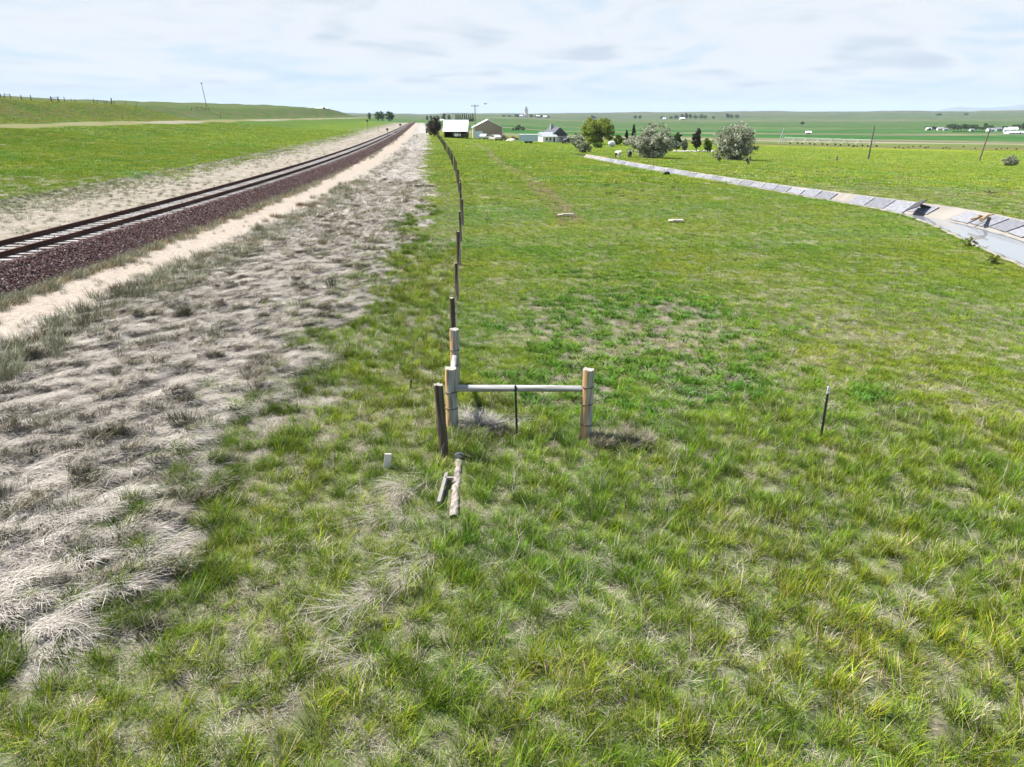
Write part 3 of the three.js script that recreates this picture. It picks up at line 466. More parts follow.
function scatter(z0, z1, s, level) {
  for (let z = z0; z > z1; z -= s) {
    const X = 0.80 * -z + 3.2, thin = sstep(-200, -270, z);
    for (let x0 = -X; x0 < X; x0 += s) {
      const x = x0 + rg() * s, zz = z - rg() * s, L = x - off(zz), a = rg();
      if ((L < -14.75 && L > -19.9) || (L < -71 && L > -87) || L < -135 || (L > -87 && rg() < thin)) continue;
      if (nearThings(x, zz)) continue;
      const q = canalQ(x, zz), w = q < 90 ? canalHalf(zz) : 0;
      if (q < 90 && q > -w + (zz > -42 ? 0.05 : -0.45) && q < w + 0.12 + 0.22 * n2(x * 1.1, zz * 1.1)) continue;
      if (L < -12.2) {
        if (L > -14.75) { if (a < 0.5 * sstep(-13.9, -14.3, L + 0.3 * n2(x, zz))) sow(rg() < 0.55 ? 'weed' : 'brown', x, zz, rr(0.7, 1.25, rg) * (level > 1 ? 1.25 : 1)); else if (a < 0.04) sow(rg() < 0.4 ? 'weed' : 'straw', x, zz, rr(0.3, 0.7, rg), 0.6); continue; }
        if (L > -30.5) { const g = sstep(-24, -30, L); if (a < 0.12 + 0.45 * g) sow(rg() < 0.5 ? 'weed' : 'matFar', x, zz, rr(0.5, 0.9, rg), 0.7, [0.9, 0.9, 0.8]); if (rg() > g * 0.6) continue; }
        if (a < cover(x, zz)) sow(level < 3 ? 'low' : 'far', x, zz, rr(0.9, 1.4, rg) * (level > 3 ? 1.5 : 1), rr(0.8, 1.4, rg), L < -87 && rg() < 0.3 ? [1.5, 0.95, 1.5] : tintAt(x, zz));
        else if (a > 0.85) sow('matFar', x, zz, 0.8, 0.8, [0.95, 0.93, 0.8]);
        continue;
      }
      const de = dryEdge(x, zz), p = fbm(x * 0.55, zz * 0.55, 4);
      if (L < de) {
        const clump = n2(x * 1.15 + 0.35 * n2b(x * 0.7, zz * 0.7), zz * 2.6 + 0.5 * n2b(x * 0.9 + 5, zz * 0.9)), big = n2b(x * 0.8 + 3, zz * 1.7), edge = sstep(-11.2, -12.0, L + 0.4 * n2(x * 0.7, zz * 0.5));
        if (a < edge * 0.93) continue;
        if (clump > 0.3 && big > 0 && rg() < 0.12) sow('tussock', x, zz, rr(0.7, 1.2, rg) * (level > 0 ? 1.2 : 1), rr(0.6, 1.15, rg), [1, 1, 1], rr(-0.5, 0.5, rg));
        else if (L < -9.8 && big > 0.3 && rg() < 0.5) sow('weed', x, zz, rr(0.8, 1.4, rg));
        else if (rg() < 0.66) { const k = rr(0.8, 1.1, rg); sow(level > 1 ? 'matFar' : 'mat', x, zz, rr(0.8, 1.25, rg) * (level > 1 ? 0.9 : 1), rr(0.6, 1.1, rg), [k, k, k], rr(-0.6, 0.6, rg)); }
        if (L > de - 1.2 && rg() < 0.18) sow('tall', x, zz, rr(0.6, 1, rg), rr(0.5, 0.8, rg), tintAt(x, zz));
        continue;
      }
      if (Math.abs(x - twoTrack(zz)) < 0.75 && rg() < (zz < -72 ? 0.72 : 0.5)) { if (rg() < 0.35) sow('brown', x, zz, rr(0.6, 1.1, rg), 0.6); continue; }
      if (zz < -14 && x > fenceX(zz) + 1 && fbm(x * 0.2 + 3, zz * 0.34, 3) > 0.2 && rg() < 0.42) { sow(level > 2 ? 'matFar' : 'straw', x, zz, rr(0.6, 1, rg), 0.5, [0.95, 0.95, 0.75]); continue; }
      const cv = cover(x, zz);
      const left = x < fenceX(zz);
      if (level < 2) {
        const zb = zz + 1.3 * n2(x * 0.35, 7) + 0.7 * n2b(x * 1.1, zz * 0.8), C = 0.6 * n2(x * 2.4 + 4, zz * 2.4) + 0.5 * n2b(x * 5.6, zz * 5.6) + 0.5 * p + (left ? 0.22 : 0.22);
        const lush = zb > -11.8 && !left ? 1 : 0.55;
        if (zb > -11.6 || left) { // bunches with trodden straw between
          const k = sstep(-0.35, 0.45, C) * (left ? clamp(cv * 1.5) : 1);
          if (a < 0.12 + 0.56 * k) { const bs = rr(0.55, 1.2, rg) * (level ? 1.15 : 1), tv = rr(0.48, 1.25, rg); sow(k > 0.4 || rg() < 0.2 ? 'tall' : 'mixed', x, zz, bs, bs * rr(0.85, 1.2, rg) * (0.5 + 0.6 * k) * (left ? 0.9 : 1), tintAt(x, zz).map((v, i) => v * tv * (i ? 1 : rr(0.9, 1.15, rg)))); }
          if (rg() < 0.03) sow('seed', x, zz, rr(0.7, 1.2, rg), rr(0.6, 1.1, rg));
          if (rg() > (left ? 0.38 : 0.45) + k * 0.62) sow('straw', x, zz, rr(0.4, 0.75, rg), rr(0.3, 0.7, rg), (q => [q, q, q * 0.99])(rr(0.8, 1.2, rg)));
          else if (rg() < 0.05) sow('straw', x, zz, 0.9, rr(0.9, 1.4, rg));
          continue;
        }
        if (a < cv * 0.9) { const tall = p > -0.05 && lush > 0.6 || rg() < 0.3; if (zz < -11.6 && !left && rg() < bareAt(x, zz) * 1.4) { sow(rg() < 0.5 ? 'rosette' : 'low', x, zz, rr(0.6, 1.15, rg), rr(0.6, 1.3, rg), tintAt(x, zz)); } else if (zz < -11.8 && !left) sow('low', x, zz, rr(0.6, 1, rg), rr(0.6, 1.1, rg), tintAt(x, zz).map((v, i) => v * [x > 5 ? 1.05 : 1, 1.02, 1.0][i])); else sow(tall ? 'tall' : 'mixed', x, zz, rr(0.8, 1.2, rg) * (level ? 1.25 : 1), rr(0.65, 1.15, rg) * (0.75 + 0.6 * clamp(cv)), tintAt(x, zz)); }
        else if (rg() < 0.3) sow('straw', x, zz, rr(0.6, 1.0, rg), rr(0.3, 0.7, rg), (k => [k, k, k * 0.98])(rr(0.85, 1.15, rg)));
        if (!left && zz > -15.5 && rg() < 0.02) sow('straw', x, zz, 1.1, 1.5);
        if (left && rg() < 0.10) sow('straw', x, zz, 1.1, 1.2);
      } else {
        if (q < 90 ? q > 0 : x > 26) { if (rg() < 0.3) { sow('matFar', x, zz, rr(0.5, 0.9, rg), 0.5, [0.62, 0.66, 0.42]); continue; } }
        if (a < cv * 0.92) sow(level < 3 ? 'low' : 'far', x, zz, rr(0.9, 1.5, rg) * (level > 3 ? 1.5 : 1), rr(0.6, 1.2, rg), tintAt(x, zz));
        else if (rg() < 0.25) sow(level < 3 ? 'straw' : 'matFar', x, zz, 0.7, 0.5, [0.8, 0.8, 0.65]);
      }
    }
  }
}
scatter(-2.4, -16, 0.085, 0); scatter(-16, -30, 0.125, 1); scatter(-30, -60, 0.23, 2); scatter(-60, -120, 0.46, 3); scatter(-120, -270, 0.85, 4);
for (let z = -3; z > -62; z -= 0.5) for (let L = -11.9; L < -4; L += 0.7) { // tussocks in clumps through the dead grass
  const zz = z + rr(-0.35, 0.35, rg), x = off(zz) + L + rr(-0.4, 0.4, rg), LL = x - off(zz); if (LL < -12 + 0.4 * n2(x, zz * 0.6) || LL > dryEdge(x, zz) + 0.2 || rg() < (zz < -12 ? 0.42 : 0.15) || (zz < -22 && rg() < 0.5)) continue;
  const n = 4 + Math.floor(rg() * 7), len = rr(0.12, 0.42, rg), dk = zz < -22 ? rr(0.7, 1.2, rg) : rr(0.38, 0.9, rg), hgt = rr(0.7, 1.35, rg), kind = LL < -10.6 ? (rg() < 0.6 ? 'weed' : 'brown') : rg() < 0.12 ? 'weed' : 'tussock';
  for (let i = 0; i < n; i++) { const a = rr(-1, 1, rg) * len; sow(kind, x + a, zz + a * -0.25 + rr(-0.09, 0.09, rg), rr(0.75, 1.1, rg), hgt * rr(0.8, 1.15, rg), [dk, dk, dk * 0.96], rr(-0.6, 0.6, rg)); }
}
for (let i = 0; i < 420; i++) { // darker green tussocks where the dead grass gives way
  const z = -4 - 40 * Math.pow(rg(), 1.6), de = (() => { let L = -5; for (let k = 0; k < 6; k++) L = dryEdge(off(z) + L, z); return L; })(), x = off(z) + de + rr(-0.3, 0.9, rg), t = rr(0.45, 0.75, rg), m = 2 + Math.floor(rg() * 4);
  for (let k = 0; k < m; k++) sow('tall', x + rr(-0.2, 0.2, rg), z + rr(-0.12, 0.12, rg), rr(0.9, 1.35, rg), rr(0.8, 1.3, rg), [t * 0.95, t, t]);
}
// grey tangled hay caught along the old fence line, dark clumps by the posts, dark tufts in the far pasture
for (let i = 0; i < 46; i++) { const t = rng(), z = lerp(-9.4, -5.6, t), x = -1.35 - 0.25 * Math.sin(t * 9) + rr(-0.26, 0.26) - t * 0.15; sow('hair', x, z, rr(0.5, 0.9), rr(0.5, 1.1), [0.74, 0.71, 0.64], rr(-0.5, 0.5)); }
for (let i = 0; i < 14; i++) sow('hair', rr(-0.85, 0.1), rr(-11.7, -11.1), rr(0.6, 0.9), rr(0.8, 1.2), [0.9, 0.9, 0.92], rr(0, 6));
for (let i = 0; i < 60; i++) sow('tussock', rr(1.32, 2.2), rr(-10.85, -10.45), rr(0.7, 1), rr(0.9, 1.35), [0.75, 0.75, 0.7]);
for (let i = 0; i < 30; i++) sow('tussock', rr(-0.7, 0.0), rr(-11.3, -10.9), rr(0.7, 1), rr(0.9, 1.2), [0.75, 0.75, 0.7]);
for (let i = 0; i < 90; i++) { const p = at(rr(600, 1020), rr(168, 200)); if (Math.abs(canalQ(p.x, p.z)) > 4) sow('tussock', p.x, p.z, rr(0.9, 1.8), rr(0.7, 1.3), [0.5, 0.5, 0.45]); }
for (let i = 0; i < 60; i++) { const x = rr(-2, 14), z = rr(-60, -26); sow('tussock', x, z, rr(0.7, 1.2), rr(0.6, 1), [0.8, 0.85, 0.6]); }
for (const nm of ['green_grass', 'dry_grass']) {
  const G = new THREE.Group(); G.name = nm; G.userData = nm === 'green_grass' ? { kind: 'stuff', label: 'green meadow grass tufts covering the pasture and fence strip', category: 'grass' } : { kind: 'stuff', label: 'pale dead matted grass between the dirt track and the fence', category: 'grass' }; scene.add(G);
  const m = new THREE.Matrix4(), q = new THREE.Quaternion(), Y = new THREE.Vector3(0, 1, 0), c = new THREE.Color();
  for (const k in KINDS) if (KINDS[k].group === nm) KINDS[k].v.forEach((g, i) => {
    const L = KINDS[k].put[i]; if (!L.length) return; const im = new THREE.InstancedMesh(g, KINDS[k].m, L.length);
    L.forEach(([x, y, z, s, sy, t, tint], j) => { m.compose(new THREE.Vector3(x, y, z), q.setFromAxisAngle(Y, t), new THREE.Vector3(s, sy, s)); im.setMatrixAt(j, m); im.setColorAt(j, c.setRGB(clamp(tint[0], 0.2, 1.8), clamp(tint[1], 0.2, 1.8), clamp(tint[2], 0.2, 1.9))); });
    im.name = 'tufts'; im.userData.kind = 'stuff'; G.add(im);
  });
}
console.log('tufts', Object.values(KINDS).reduce((s, k) => s + k.put.reduce((a, b) => a + b.length, 0), 0));
// ------------------------------------------------------------------ trees and shrubs
function leafCrown({ rx, ry, rz = rx, cy, clumps, per, leaf, cols, seed, cone = false, fill = 0.55, base = -1, rag: o9 }) {
  const r = mulberry(seed), pos = [], col = [], tips = [], v = new THREE.Vector3(), a = new THREE.Vector3(), b = new THREE.Vector3();
  for (let k = 0; k < clumps; k++) {
    let x, y, z, cr;
    if (cone) { const t = Math.pow(r(), 1.35), an = r() * 6.283, rad = (1 - t) * (0.35 + 0.65 * r()); x = Math.cos(an) * rad * rx; z = Math.sin(an) * rad * rz; y = cy - ry + t * 2 * ry; cr = rx * lerp(0.34, 0.12, t); }
    else { do { v.set(r() * 2 - 1, r() * 2 - 1, r() * 2 - 1); } while (v.length() > 1 || v.y < base || (v.length() < fill && r() < 0.75)); const s = 1 + (o9 ?? 0.34) * n2(v.x * 1.7 + seed, v.z * 1.7 + v.y * 1.9); x = v.x * rx * s * 0.86; y = cy + v.y * ry * s * 0.86; z = v.z * rz * s * 0.86; cr = Math.min(rx, ry) * rr(0.16, 0.34, r); }
    tips.push([x, y, z]);
    const c0 = cols[Math.floor(r() * cols.length)], kk = rr(0.85, 1.15, r);
    for (let i = 0; i < per; i++) {
      do { v.set(r() * 2 - 1, r() * 2 - 1, r() * 2 - 1); } while (v.length() > 1);
      const px = x + v.x * cr * 1.15, py = y + v.y * cr * 0.8, pz = z + v.z * cr * 1.15, s = leaf * rr(0.6, 1.3, r);
      a.set(r() - 0.5, r() - 0.5, r() - 0.5).normalize(); b.set(r() - 0.5, r() - 0.5, r() - 0.5).cross(a).normalize();
      const q = (i1, i2) => [px + a.x * s * i1 + b.x * s * 0.5 * i2, py + a.y * s * i1 + b.y * s * 0.5 * i2, pz + a.z * s * i1 + b.z * s * 0.5 * i2];
      pos.push(...q(-0.5, 0), ...q(0, -0.5), ...q(0.5, 0), ...q(-0.5, 0), ...q(0.5, 0), ...q(0, 0.5));
      const c = mix3(c0, cols[Math.floor(r() * cols.length)], 0.4), k2 = kk * rr(0.85, 1.15, r); for (let j = 0; j < 6; j++) col.push(c[0] * k2, c[1] * k2, c[2] * k2);
    }
  }
  const g = new THREE.BufferGeometry(); g.setAttribute('position', new THREE.Float32BufferAttribute(pos, 3)); g.setAttribute('color', new THREE.Float32BufferAttribute(col, 3)); g.computeVertexNormals(); g.userData.tips = tips; return g;
}
const crownM = new THREE.MeshPhysicalMaterial({ color: 0xffffff, vertexColors: true, roughness: 0.9, side: THREE.DoubleSide, transmission: 0.3, thickness: 0, specularIntensity: 0.3 });
const barkM = mat(0.16, 0.125, 0.095, 0.95);
function tree(name, label, cat, p, o, group) {
  const t = thing(name, label, cat, p, 0, group), g = leafCrown(o), r = mulberry(o.seed + 1), fork = o.fork ?? o.cy - o.ry * 0.7, tr = o.trunk ?? o.rx * 0.07, list = [];
  const stems = o.stems ?? 1;
  for (let s = 0; s < stems; s++) list.push(rod([rr(-0.3, 0.3, r) * (stems - 1) * 0.4, -0.3, rr(-0.3, 0.3, r) * (stems - 1) * 0.4], [rr(-0.3, 0.3, r) * (stems - 1), fork, rr(-0.3, 0.3, r) * (stems - 1)], tr, tr * 0.7));
  if (o.cone) list.push(rod([0, fork, 0], [0, o.cy + o.ry * 0.9, 0], tr * 0.7, tr * 0.12)); else g.userData.tips.filter((_, i) => i % Math.ceil(o.clumps / 14) === 0).forEach(q => { const m = [q[0] * 0.45, lerp(fork, q[1], 0.55), q[2] * 0.45]; list.push(rod([0, fork * 0.85, 0], m, tr * 0.55, tr * 0.32, 5), rod(m, q, tr * 0.32, tr * 0.1, 5)); });
  part('trunk', merge(list), barkM, t); part('crown', g, crownM, t); return t;
}
const WILLOW = [[0.24, 0.29, 0.04], [0.17, 0.225, 0.03], [0.10, 0.15, 0.025], [0.28, 0.31, 0.05]], SILVER = [[0.34, 0.365, 0.26], [0.25, 0.28, 0.175], [0.12, 0.14, 0.075], [0.42, 0.44, 0.33]], PINE = [[0.03, 0.055, 0.028], [0.045, 0.07, 0.03], [0.055, 0.06, 0.035]], LEAFY = [[0.06, 0.11, 0.025], [0.08, 0.14, 0.03], [0.05, 0.085, 0.03]], PLUM = [[0.055, 0.035, 0.03], [0.075, 0.05, 0.035], [0.05, 0.055, 0.03]], LIME = [[0.16, 0.23, 0.03], [0.12, 0.19, 0.03]];
const shrubOf = (u, v, wpx, hpx) => { const p = at(u, v); return { p, rx: wpx * p.m / 2, h: hpx * p.m }; };
{
  let s = shrubOf(597, 144.5, 36, 25); tree('willow_tree', 'large bright yellow-green willow tree beside the white farmhouse', 'tree', s.p, { rx: s.rx, ry: s.h * 0.5, cy: s.h * 0.52, clumps: 130, per: 70, leaf: 0.5, rag: 0.24, cols: WILLOW, seed: 501, fork: s.h * 0.25, trunk: 0.4 });
  s = shrubOf(650, 158, 46, 31); tree('olive_shrub', 'wide silvery grey-green shrub by the white and black cattle', 'shrub', s.p, { rx: s.rx, ry: s.h * 0.52, cy: s.h * 0.46, clumps: 150, per: 58, leaf: 0.34, rag: 0.42, cols: SILVER, seed: 502, stems: 4, fork: s.h * 0.2, base: -0.85, fill: 0.4 });
  s = shrubOf(732, 160, 37, 35); tree('olive_shrub', 'tall ragged silvery shrub standing alone across the canal', 'shrub', s.p, { rx: s.rx, ry: s.h * 0.52, cy: s.h * 0.47, clumps: 135, per: 58, leaf: 0.34, rag: 0.56, cols: SILVER, seed: 503, stems: 4, fork: s.h * 0.2, base: -0.85, fill: 0.4 });
  s = shrubOf(718, 162, 6, 9); tree('sapling', 'small pale sapling on one side of the tall ragged shrub', 'sapling', s.p, { rx: s.rx, ry: s.h * 0.5, cy: s.h * 0.55, clumps: 14, per: 40, leaf: 0.2, cols: SILVER, seed: 504, stems: 2 });
  s = shrubOf(747, 164.5, 7, 10); tree('sapling', 'spindly pale sapling over a dark clump near the tall ragged shrub', 'sapling', s.p, { rx: s.rx, ry: s.h * 0.5, cy: s.h * 0.5, clumps: 16, per: 40, leaf: 0.2, cols: [...SILVER, PINE[1]], seed: 505, stems: 2 });
  s = shrubOf(1009, 166, 14, 10); tree('round_shrub', 'low rounded pale green shrub near the leaning utility pole', 'shrub', s.p, { rx: s.rx, ry: s.h * 0.55, cy: s.h * 0.45, clumps: 60, per: 50, leaf: 0.25, cols: SILVER, seed: 506, stems: 3, fork: 0.3, base: -0.8 });
  s = shrubOf(577, 147.5, 15, 13); tree('olive_shrub', 'grey-green shrub beside the farm lane near the willow', 'shrub', s.p, { rx: s.rx, ry: s.h * 0.52, cy: s.h * 0.48, clumps: 60, per: 45, leaf: 0.34, cols: SILVER, seed: 507, stems: 3, fork: 0.5 });
  s = shrubOf(584, 153, 15, 11); tree('olive_shrub', 'grey-green shrub growing over the head of the canal', 'shrub', s.p, { rx: s.rx, ry: s.h * 0.52, cy: s.h * 0.5, clumps: 60, per: 45, leaf: 0.26, cols: [...SILVER, LEAFY[1]], seed: 508, stems: 3, fork: 0.4 });
  s = shrubOf(434, 137, 16, 18); tree('plum_tree', 'dark purple-brown tree at the far end of the wire fence', 'tree', s.p, { rx: s.rx, ry: s.h * 0.46, cy: s.h * 0.55, clumps: 90, per: 55, leaf: 0.34, cols: PLUM, seed: 509 });
  for (const [u, v, w, h, cols, cone, label] of [[633, 145, 8, 19, PINE, 1, 'tall dark pine between the willow and the wide silvery shrub'], [626, 146, 7, 14, PINE, 1, 'shorter dark pine next to the tall pine by the willow'], [618, 145, 9, 9, LIME, 0, 'small lime green bush between the willow and the pines'], [676, 151, 9, 18, LEAFY, 0, 'narrow green tree beside the wide silvery shrub'], [696, 152, 9, 21, PLUM.concat(PINE), 0, 'narrow dark brown-green tree behind the white boulders'], [707, 152, 10, 12, LIME, 0, 'small yellow-green tree next to the narrow dark tree'], [684, 151, 6, 10, SILVER, 0, 'thin pale tree behind the white boulders'], [598, 148, 10, 5, LIME, 0, 'low yellow bush at the foot of the willow']]) {
    const q = shrubOf(u, v, w, h); tree('yard_tree', label, 'tree', q.p, { rx: q.rx, ry: q.h * 0.5, cy: q.h * 0.54, clumps: 60, per: 42, leaf: 0.42, cols, seed: 520 + u, cone: !!cone, trunk: 0.16, fork: q.h * 0.15 });
  }
  for (const [u, v, w, h] of [[969, 247, 11, 10], [992, 264, 12, 11]]) { const q = shrubOf(u, v, w, h); tree('bank_shrub', u < 980 ? 'small leafy shrub at the canal edge by a grassy point' : 'small leafy shrub among pale stones at the canal edge', 'shrub', q.p, { rx: q.rx, ry: q.h * 0.5, cy: q.h * 0.5, clumps: 22, per: 40, leaf: 0.08, rag: 0.6, cols: [...WILLOW, SILVER[1]], seed: 540 + u, stems: 3, fork: 0.1 }); }
}
// far trees: a few kinds built once, then copied
const standing = (u, vtop, t) => { const q = along(u, vtop, t), y = macroY(q.x, q.z); return { x: q.x, y: y - 0.3, z: q.z, h: q.y - y, m: q.m }; };
const protos = {};
function farTree(kind, u, p, h, w, label, group) {
  const P = protos[kind], base = kind === 'pine' ? 'distant_pine' : 'distant_tree';
  if (!P) { protos[kind] = tree(base, label, 'tree', p, { rx: 0.5, ry: kind === 'pine' ? 0.48 : 0.44, cy: 0.54, clumps: 46, per: 15, leaf: 0.13, cols: kind === 'pine' ? PINE : kind === 'dark' ? [...PINE, LEAFY[2]] : LEAFY, seed: 600 + kind.length, cone: kind === 'pine', trunk: 0.035 }, group); protos[kind].scale.set(w, h, w); protos[kind].userData.label = label; return protos[kind]; }
  return copyThing(P, p, u * 1.7, new THREE.Vector3(w, h, w), label, group);
}
const rt = mulberry(77);
for (const [u, vt, w, l] of [[369, 111.5, 4, 'slim horizon tree off the end of the grassy bluff'], [377, 110.5, 7, 'rounded horizon tree in the group past the grassy bluff'], [381, 110, 7, 'rounded horizon tree in the group past the grassy bluff'], [388, 110, 8, 'broad horizon tree standing just past the end of the group'], [391, 111, 6, 'shorter horizon tree touching the broad one']]) { const q = standing(u, vt, 650); farTree('leafy', u, q, q.h, w * q.m, l, l.startsWith('rounded') ? 'horizon trees past the bluff' : undefined); }
for (let u = 456; u < 474; u += 2.1) { const q = standing(u, 113 + rt() * 0.9, 900); farTree('pine', u, q, q.h, 3.2 * q.m, 'dark evergreen in the windbreak row on the horizon behind the white roof', 'windbreak evergreens behind the shed'); }
for (const [u, vt, w] of [[427, 115.2, 3], [431, 115, 4], [444, 112.8, 5], [449, 114, 4], [438, 115, 4]]) { const q = standing(u, vt, 900); farTree('dark', u, q, q.h, w * q.m, 'small tree on the horizon over the purple-brown tree', 'scattered horizon trees'); }
for (const [u, v, w, h] of [[519, 131, 5, 6], [516, 131, 4, 4], [523, 131, 5, 4], [513, 131, 3, 3]]) { const p = at(u, v); farTree('dark', u, p, h * p.m, w * p.m, 'dark bush in a clump in the green field behind the blue trailer', 'bushes in the green field'); }
for (const [u, h] of [[504, 3], [509, 3], [516, 4], [519, 4], [531, 4], [537, 3], [541, 3], [548, 2]]) { const q = standing(u, 117 - h * 0.75, 2000); farTree('dark', u, q, Math.max(4, q.h), 5 * q.m, 'dark tree among the sheds around the grain elevator', 'trees round the grain elevator'); }
for (const [u, h, w] of [[592, 4, 3], [594, 3, 4], [635, 4, 4], [640, 4, 4], [662, 3, 4], [671, 3, 4], [676, 4, 5], [682, 5, 5], [686, 6, 5], [690, 5, 4], [695, 4, 5], [701, 5, 5], [705, 4, 4], [713, 3, 4]]) { const p = at(u, 119.2); farTree(u % 2 ? 'leafy' : 'dark', u, p, h * p.m, w * p.m, 'dark tree in the long farmstead row below the far ridge', 'far farmstead row'); }
for (const [u, h, w] of [[727, 5, 5], [731, 4, 4], [737, 4, 5]]) { const p = at(u, 118.6); farTree('dark', u, p, h * p.m, w * p.m, 'dark tree in the short clump below the far ridge', 'short clump below the ridge'); }
for (const [u, v, w, h, l] of [[802, 125, 5, 3.4, 'lone dark bush in the strong green field'], [939, 116, 7, 2.6, 'dark tree clump alone high on the far ridge'], [966, 115.6, 5, 2.4, 'small dark tree beside the clump on the far ridge']]) { const p = at(u, v); farTree('dark', u, p, h * p.m, w * p.m, l); }
for (let u = 926; u < 1030; u += 3.1) { const p = at(u, 129.6 + rt() * 1.2), big = u > 946 && u < 978 || u > 984 && u < 992 || u > 1012; farTree(rt() < 0.5 ? 'dark' : 'leafy', u, p, (big ? rr(4.5, 7, rt) : rr(2.5, 4, rt)) * p.m, rr(3.8, 6, rt) * p.m, 'dark tree in the wooded farmstead across the valley', 'trees of the wooded farmstead'); }
for (let u = 953; u < 990; u += 2.6) { const p = at(u, 132.3 + rt() * 0.4); farTree('dark', u, p, 1.5 * p.m, 2 * p.m, 'small dark bush in a row along the wooded farmstead field edge', 'bush row before the farmstead'); }
for (const [u, v] of [[895, 148.6], [899, 148], [903, 149], [908, 148], [913, 147.5], [920, 147], [925, 148.5], [928, 148], [943, 149], [946, 148.5], [949, 149], [963, 147.5], [975, 149.3], [996, 150], [1001, 149.7], [1007, 149.3], [1016, 150], [853, 147.5], [857, 147.2]]) { const p = at(u, v); farTree('dark', u, p, 1.5 * p.m, rr(1.6, 3, rt) * p.m, 'low dark scrub bush on the pale ground behind the poles', 'scrub bushes on the pale ground'); }

// ------------------------------------------------------------------ farm buildings
const whiteTin = mat(0.82, 0.83, 0.84, 0.45, 0.1), brownTin = mat(0.235, 0.195, 0.15, 0.7), darkM = mat(0.03, 0.027, 0.025, 0.9), whitePaint = mat(0.74, 0.74, 0.72, 0.7), greyRoof = mat(0.26, 0.28, 0.30, 0.8), darkRoof = mat(0.055, 0.062, 0.075, 0.8), glassM = mat(0.03, 0.04, 0.05, 0.15), paleBlue = mat(0.42, 0.55, 0.62, 0.6), tan = mat(0.52, 0.46, 0.37, 0.75);
function gable(t, W, D, e, r, wallM, roofM, over = 0.3, ridgeX = true) { // ridge along x or z
  const w = ridgeX ? D : W, l = ridgeX ? W : D, wall = prism([[-w / 2, 0], [w / 2, 0], [w / 2, e], [0, r], [-w / 2, e]], l);
  if (ridgeX) wall.rotateY(Math.PI / 2);
  part('wall', bare(wall), wallM, t);
  const sl = Math.hypot(w / 2 + over, (r - e) * (1 + over / (w / 2))), an = Math.atan2(r - e, w / 2);
  const roof = [-1, 1].map(s => { const g = new THREE.BoxGeometry(sl, 0.12, l + over * 2); g.rotateZ(-s * an); g.translate(s * (w / 2 + over) / 2, (r + e - (r - e) * over / (w / 2)) / 2 + 0.1, 0); if (ridgeX) g.rotateY(Math.PI / 2); return g; });
  const cap = box(ridgeX ? l : 0.3, 0.1, ridgeX ? 0.3 : l, 0, r + 0.16, 0);
  const ro = part('roof', merge(roof), roofM, t); part('ridge_cap', cap, roofM, ro); return ro;
}
function window3(t, x, y, z, w, h, turn = 0) { const f = part('window', box(w, h, 0.1), whitePaint, t); f.position.set(x, y, z); f.rotation.y = turn; part('pane', box(w * 0.82, h * 0.84, 0.06, 0, 0, 0.04), glassM, f); }
function car(name, label, p, turn, m, kind, group) {
  const t = thing(name, label, kind === 'car' ? 'car' : 'truck', p, turn, group), pick = kind !== 'car';
  const prof2 = pick ? [[-2.7, 0.55], [2.7, 0.5], [2.75, 1.0], [2.6, 1.15], [1.1, 1.22], [0.55, 1.85], [-0.75, 1.88], [-0.85, 1.2], [-2.7, 1.2]] : [[-2.2, 0.45], [2.2, 0.4], [2.25, 0.85], [1.2, 0.98], [0.5, 1.45], [-1.1, 1.48], [-1.9, 1.0], [-2.25, 0.95]];
  part('body', bare(prism(prof2, 1.75)), m, t);
  part('windows', bare(prism(pick ? [[-0.65, 1.25], [0.95, 1.25], [0.5, 1.74], [-0.65, 1.76]] : [[-1.5, 0.98], [1.0, 0.98], [0.45, 1.36], [-1.05, 1.38]], 1.79)), glassM, t);
  for (const [x, z] of [[-1.6, 0.8], [1.6, 0.8], [-1.6, -0.8], [1.6, -0.8]]) { const w = part('wheel', new THREE.CylinderGeometry(0.36, 0.36, 0.24, 14).rotateX(Math.PI / 2).translate(x, 0.36, z), darkM, t); part('rim', new THREE.CylinderGeometry(0.19, 0.19, 0.26, 10).rotateX(Math.PI / 2).translate(x, 0.36, z), whiteTin, w); }
  return t;
}
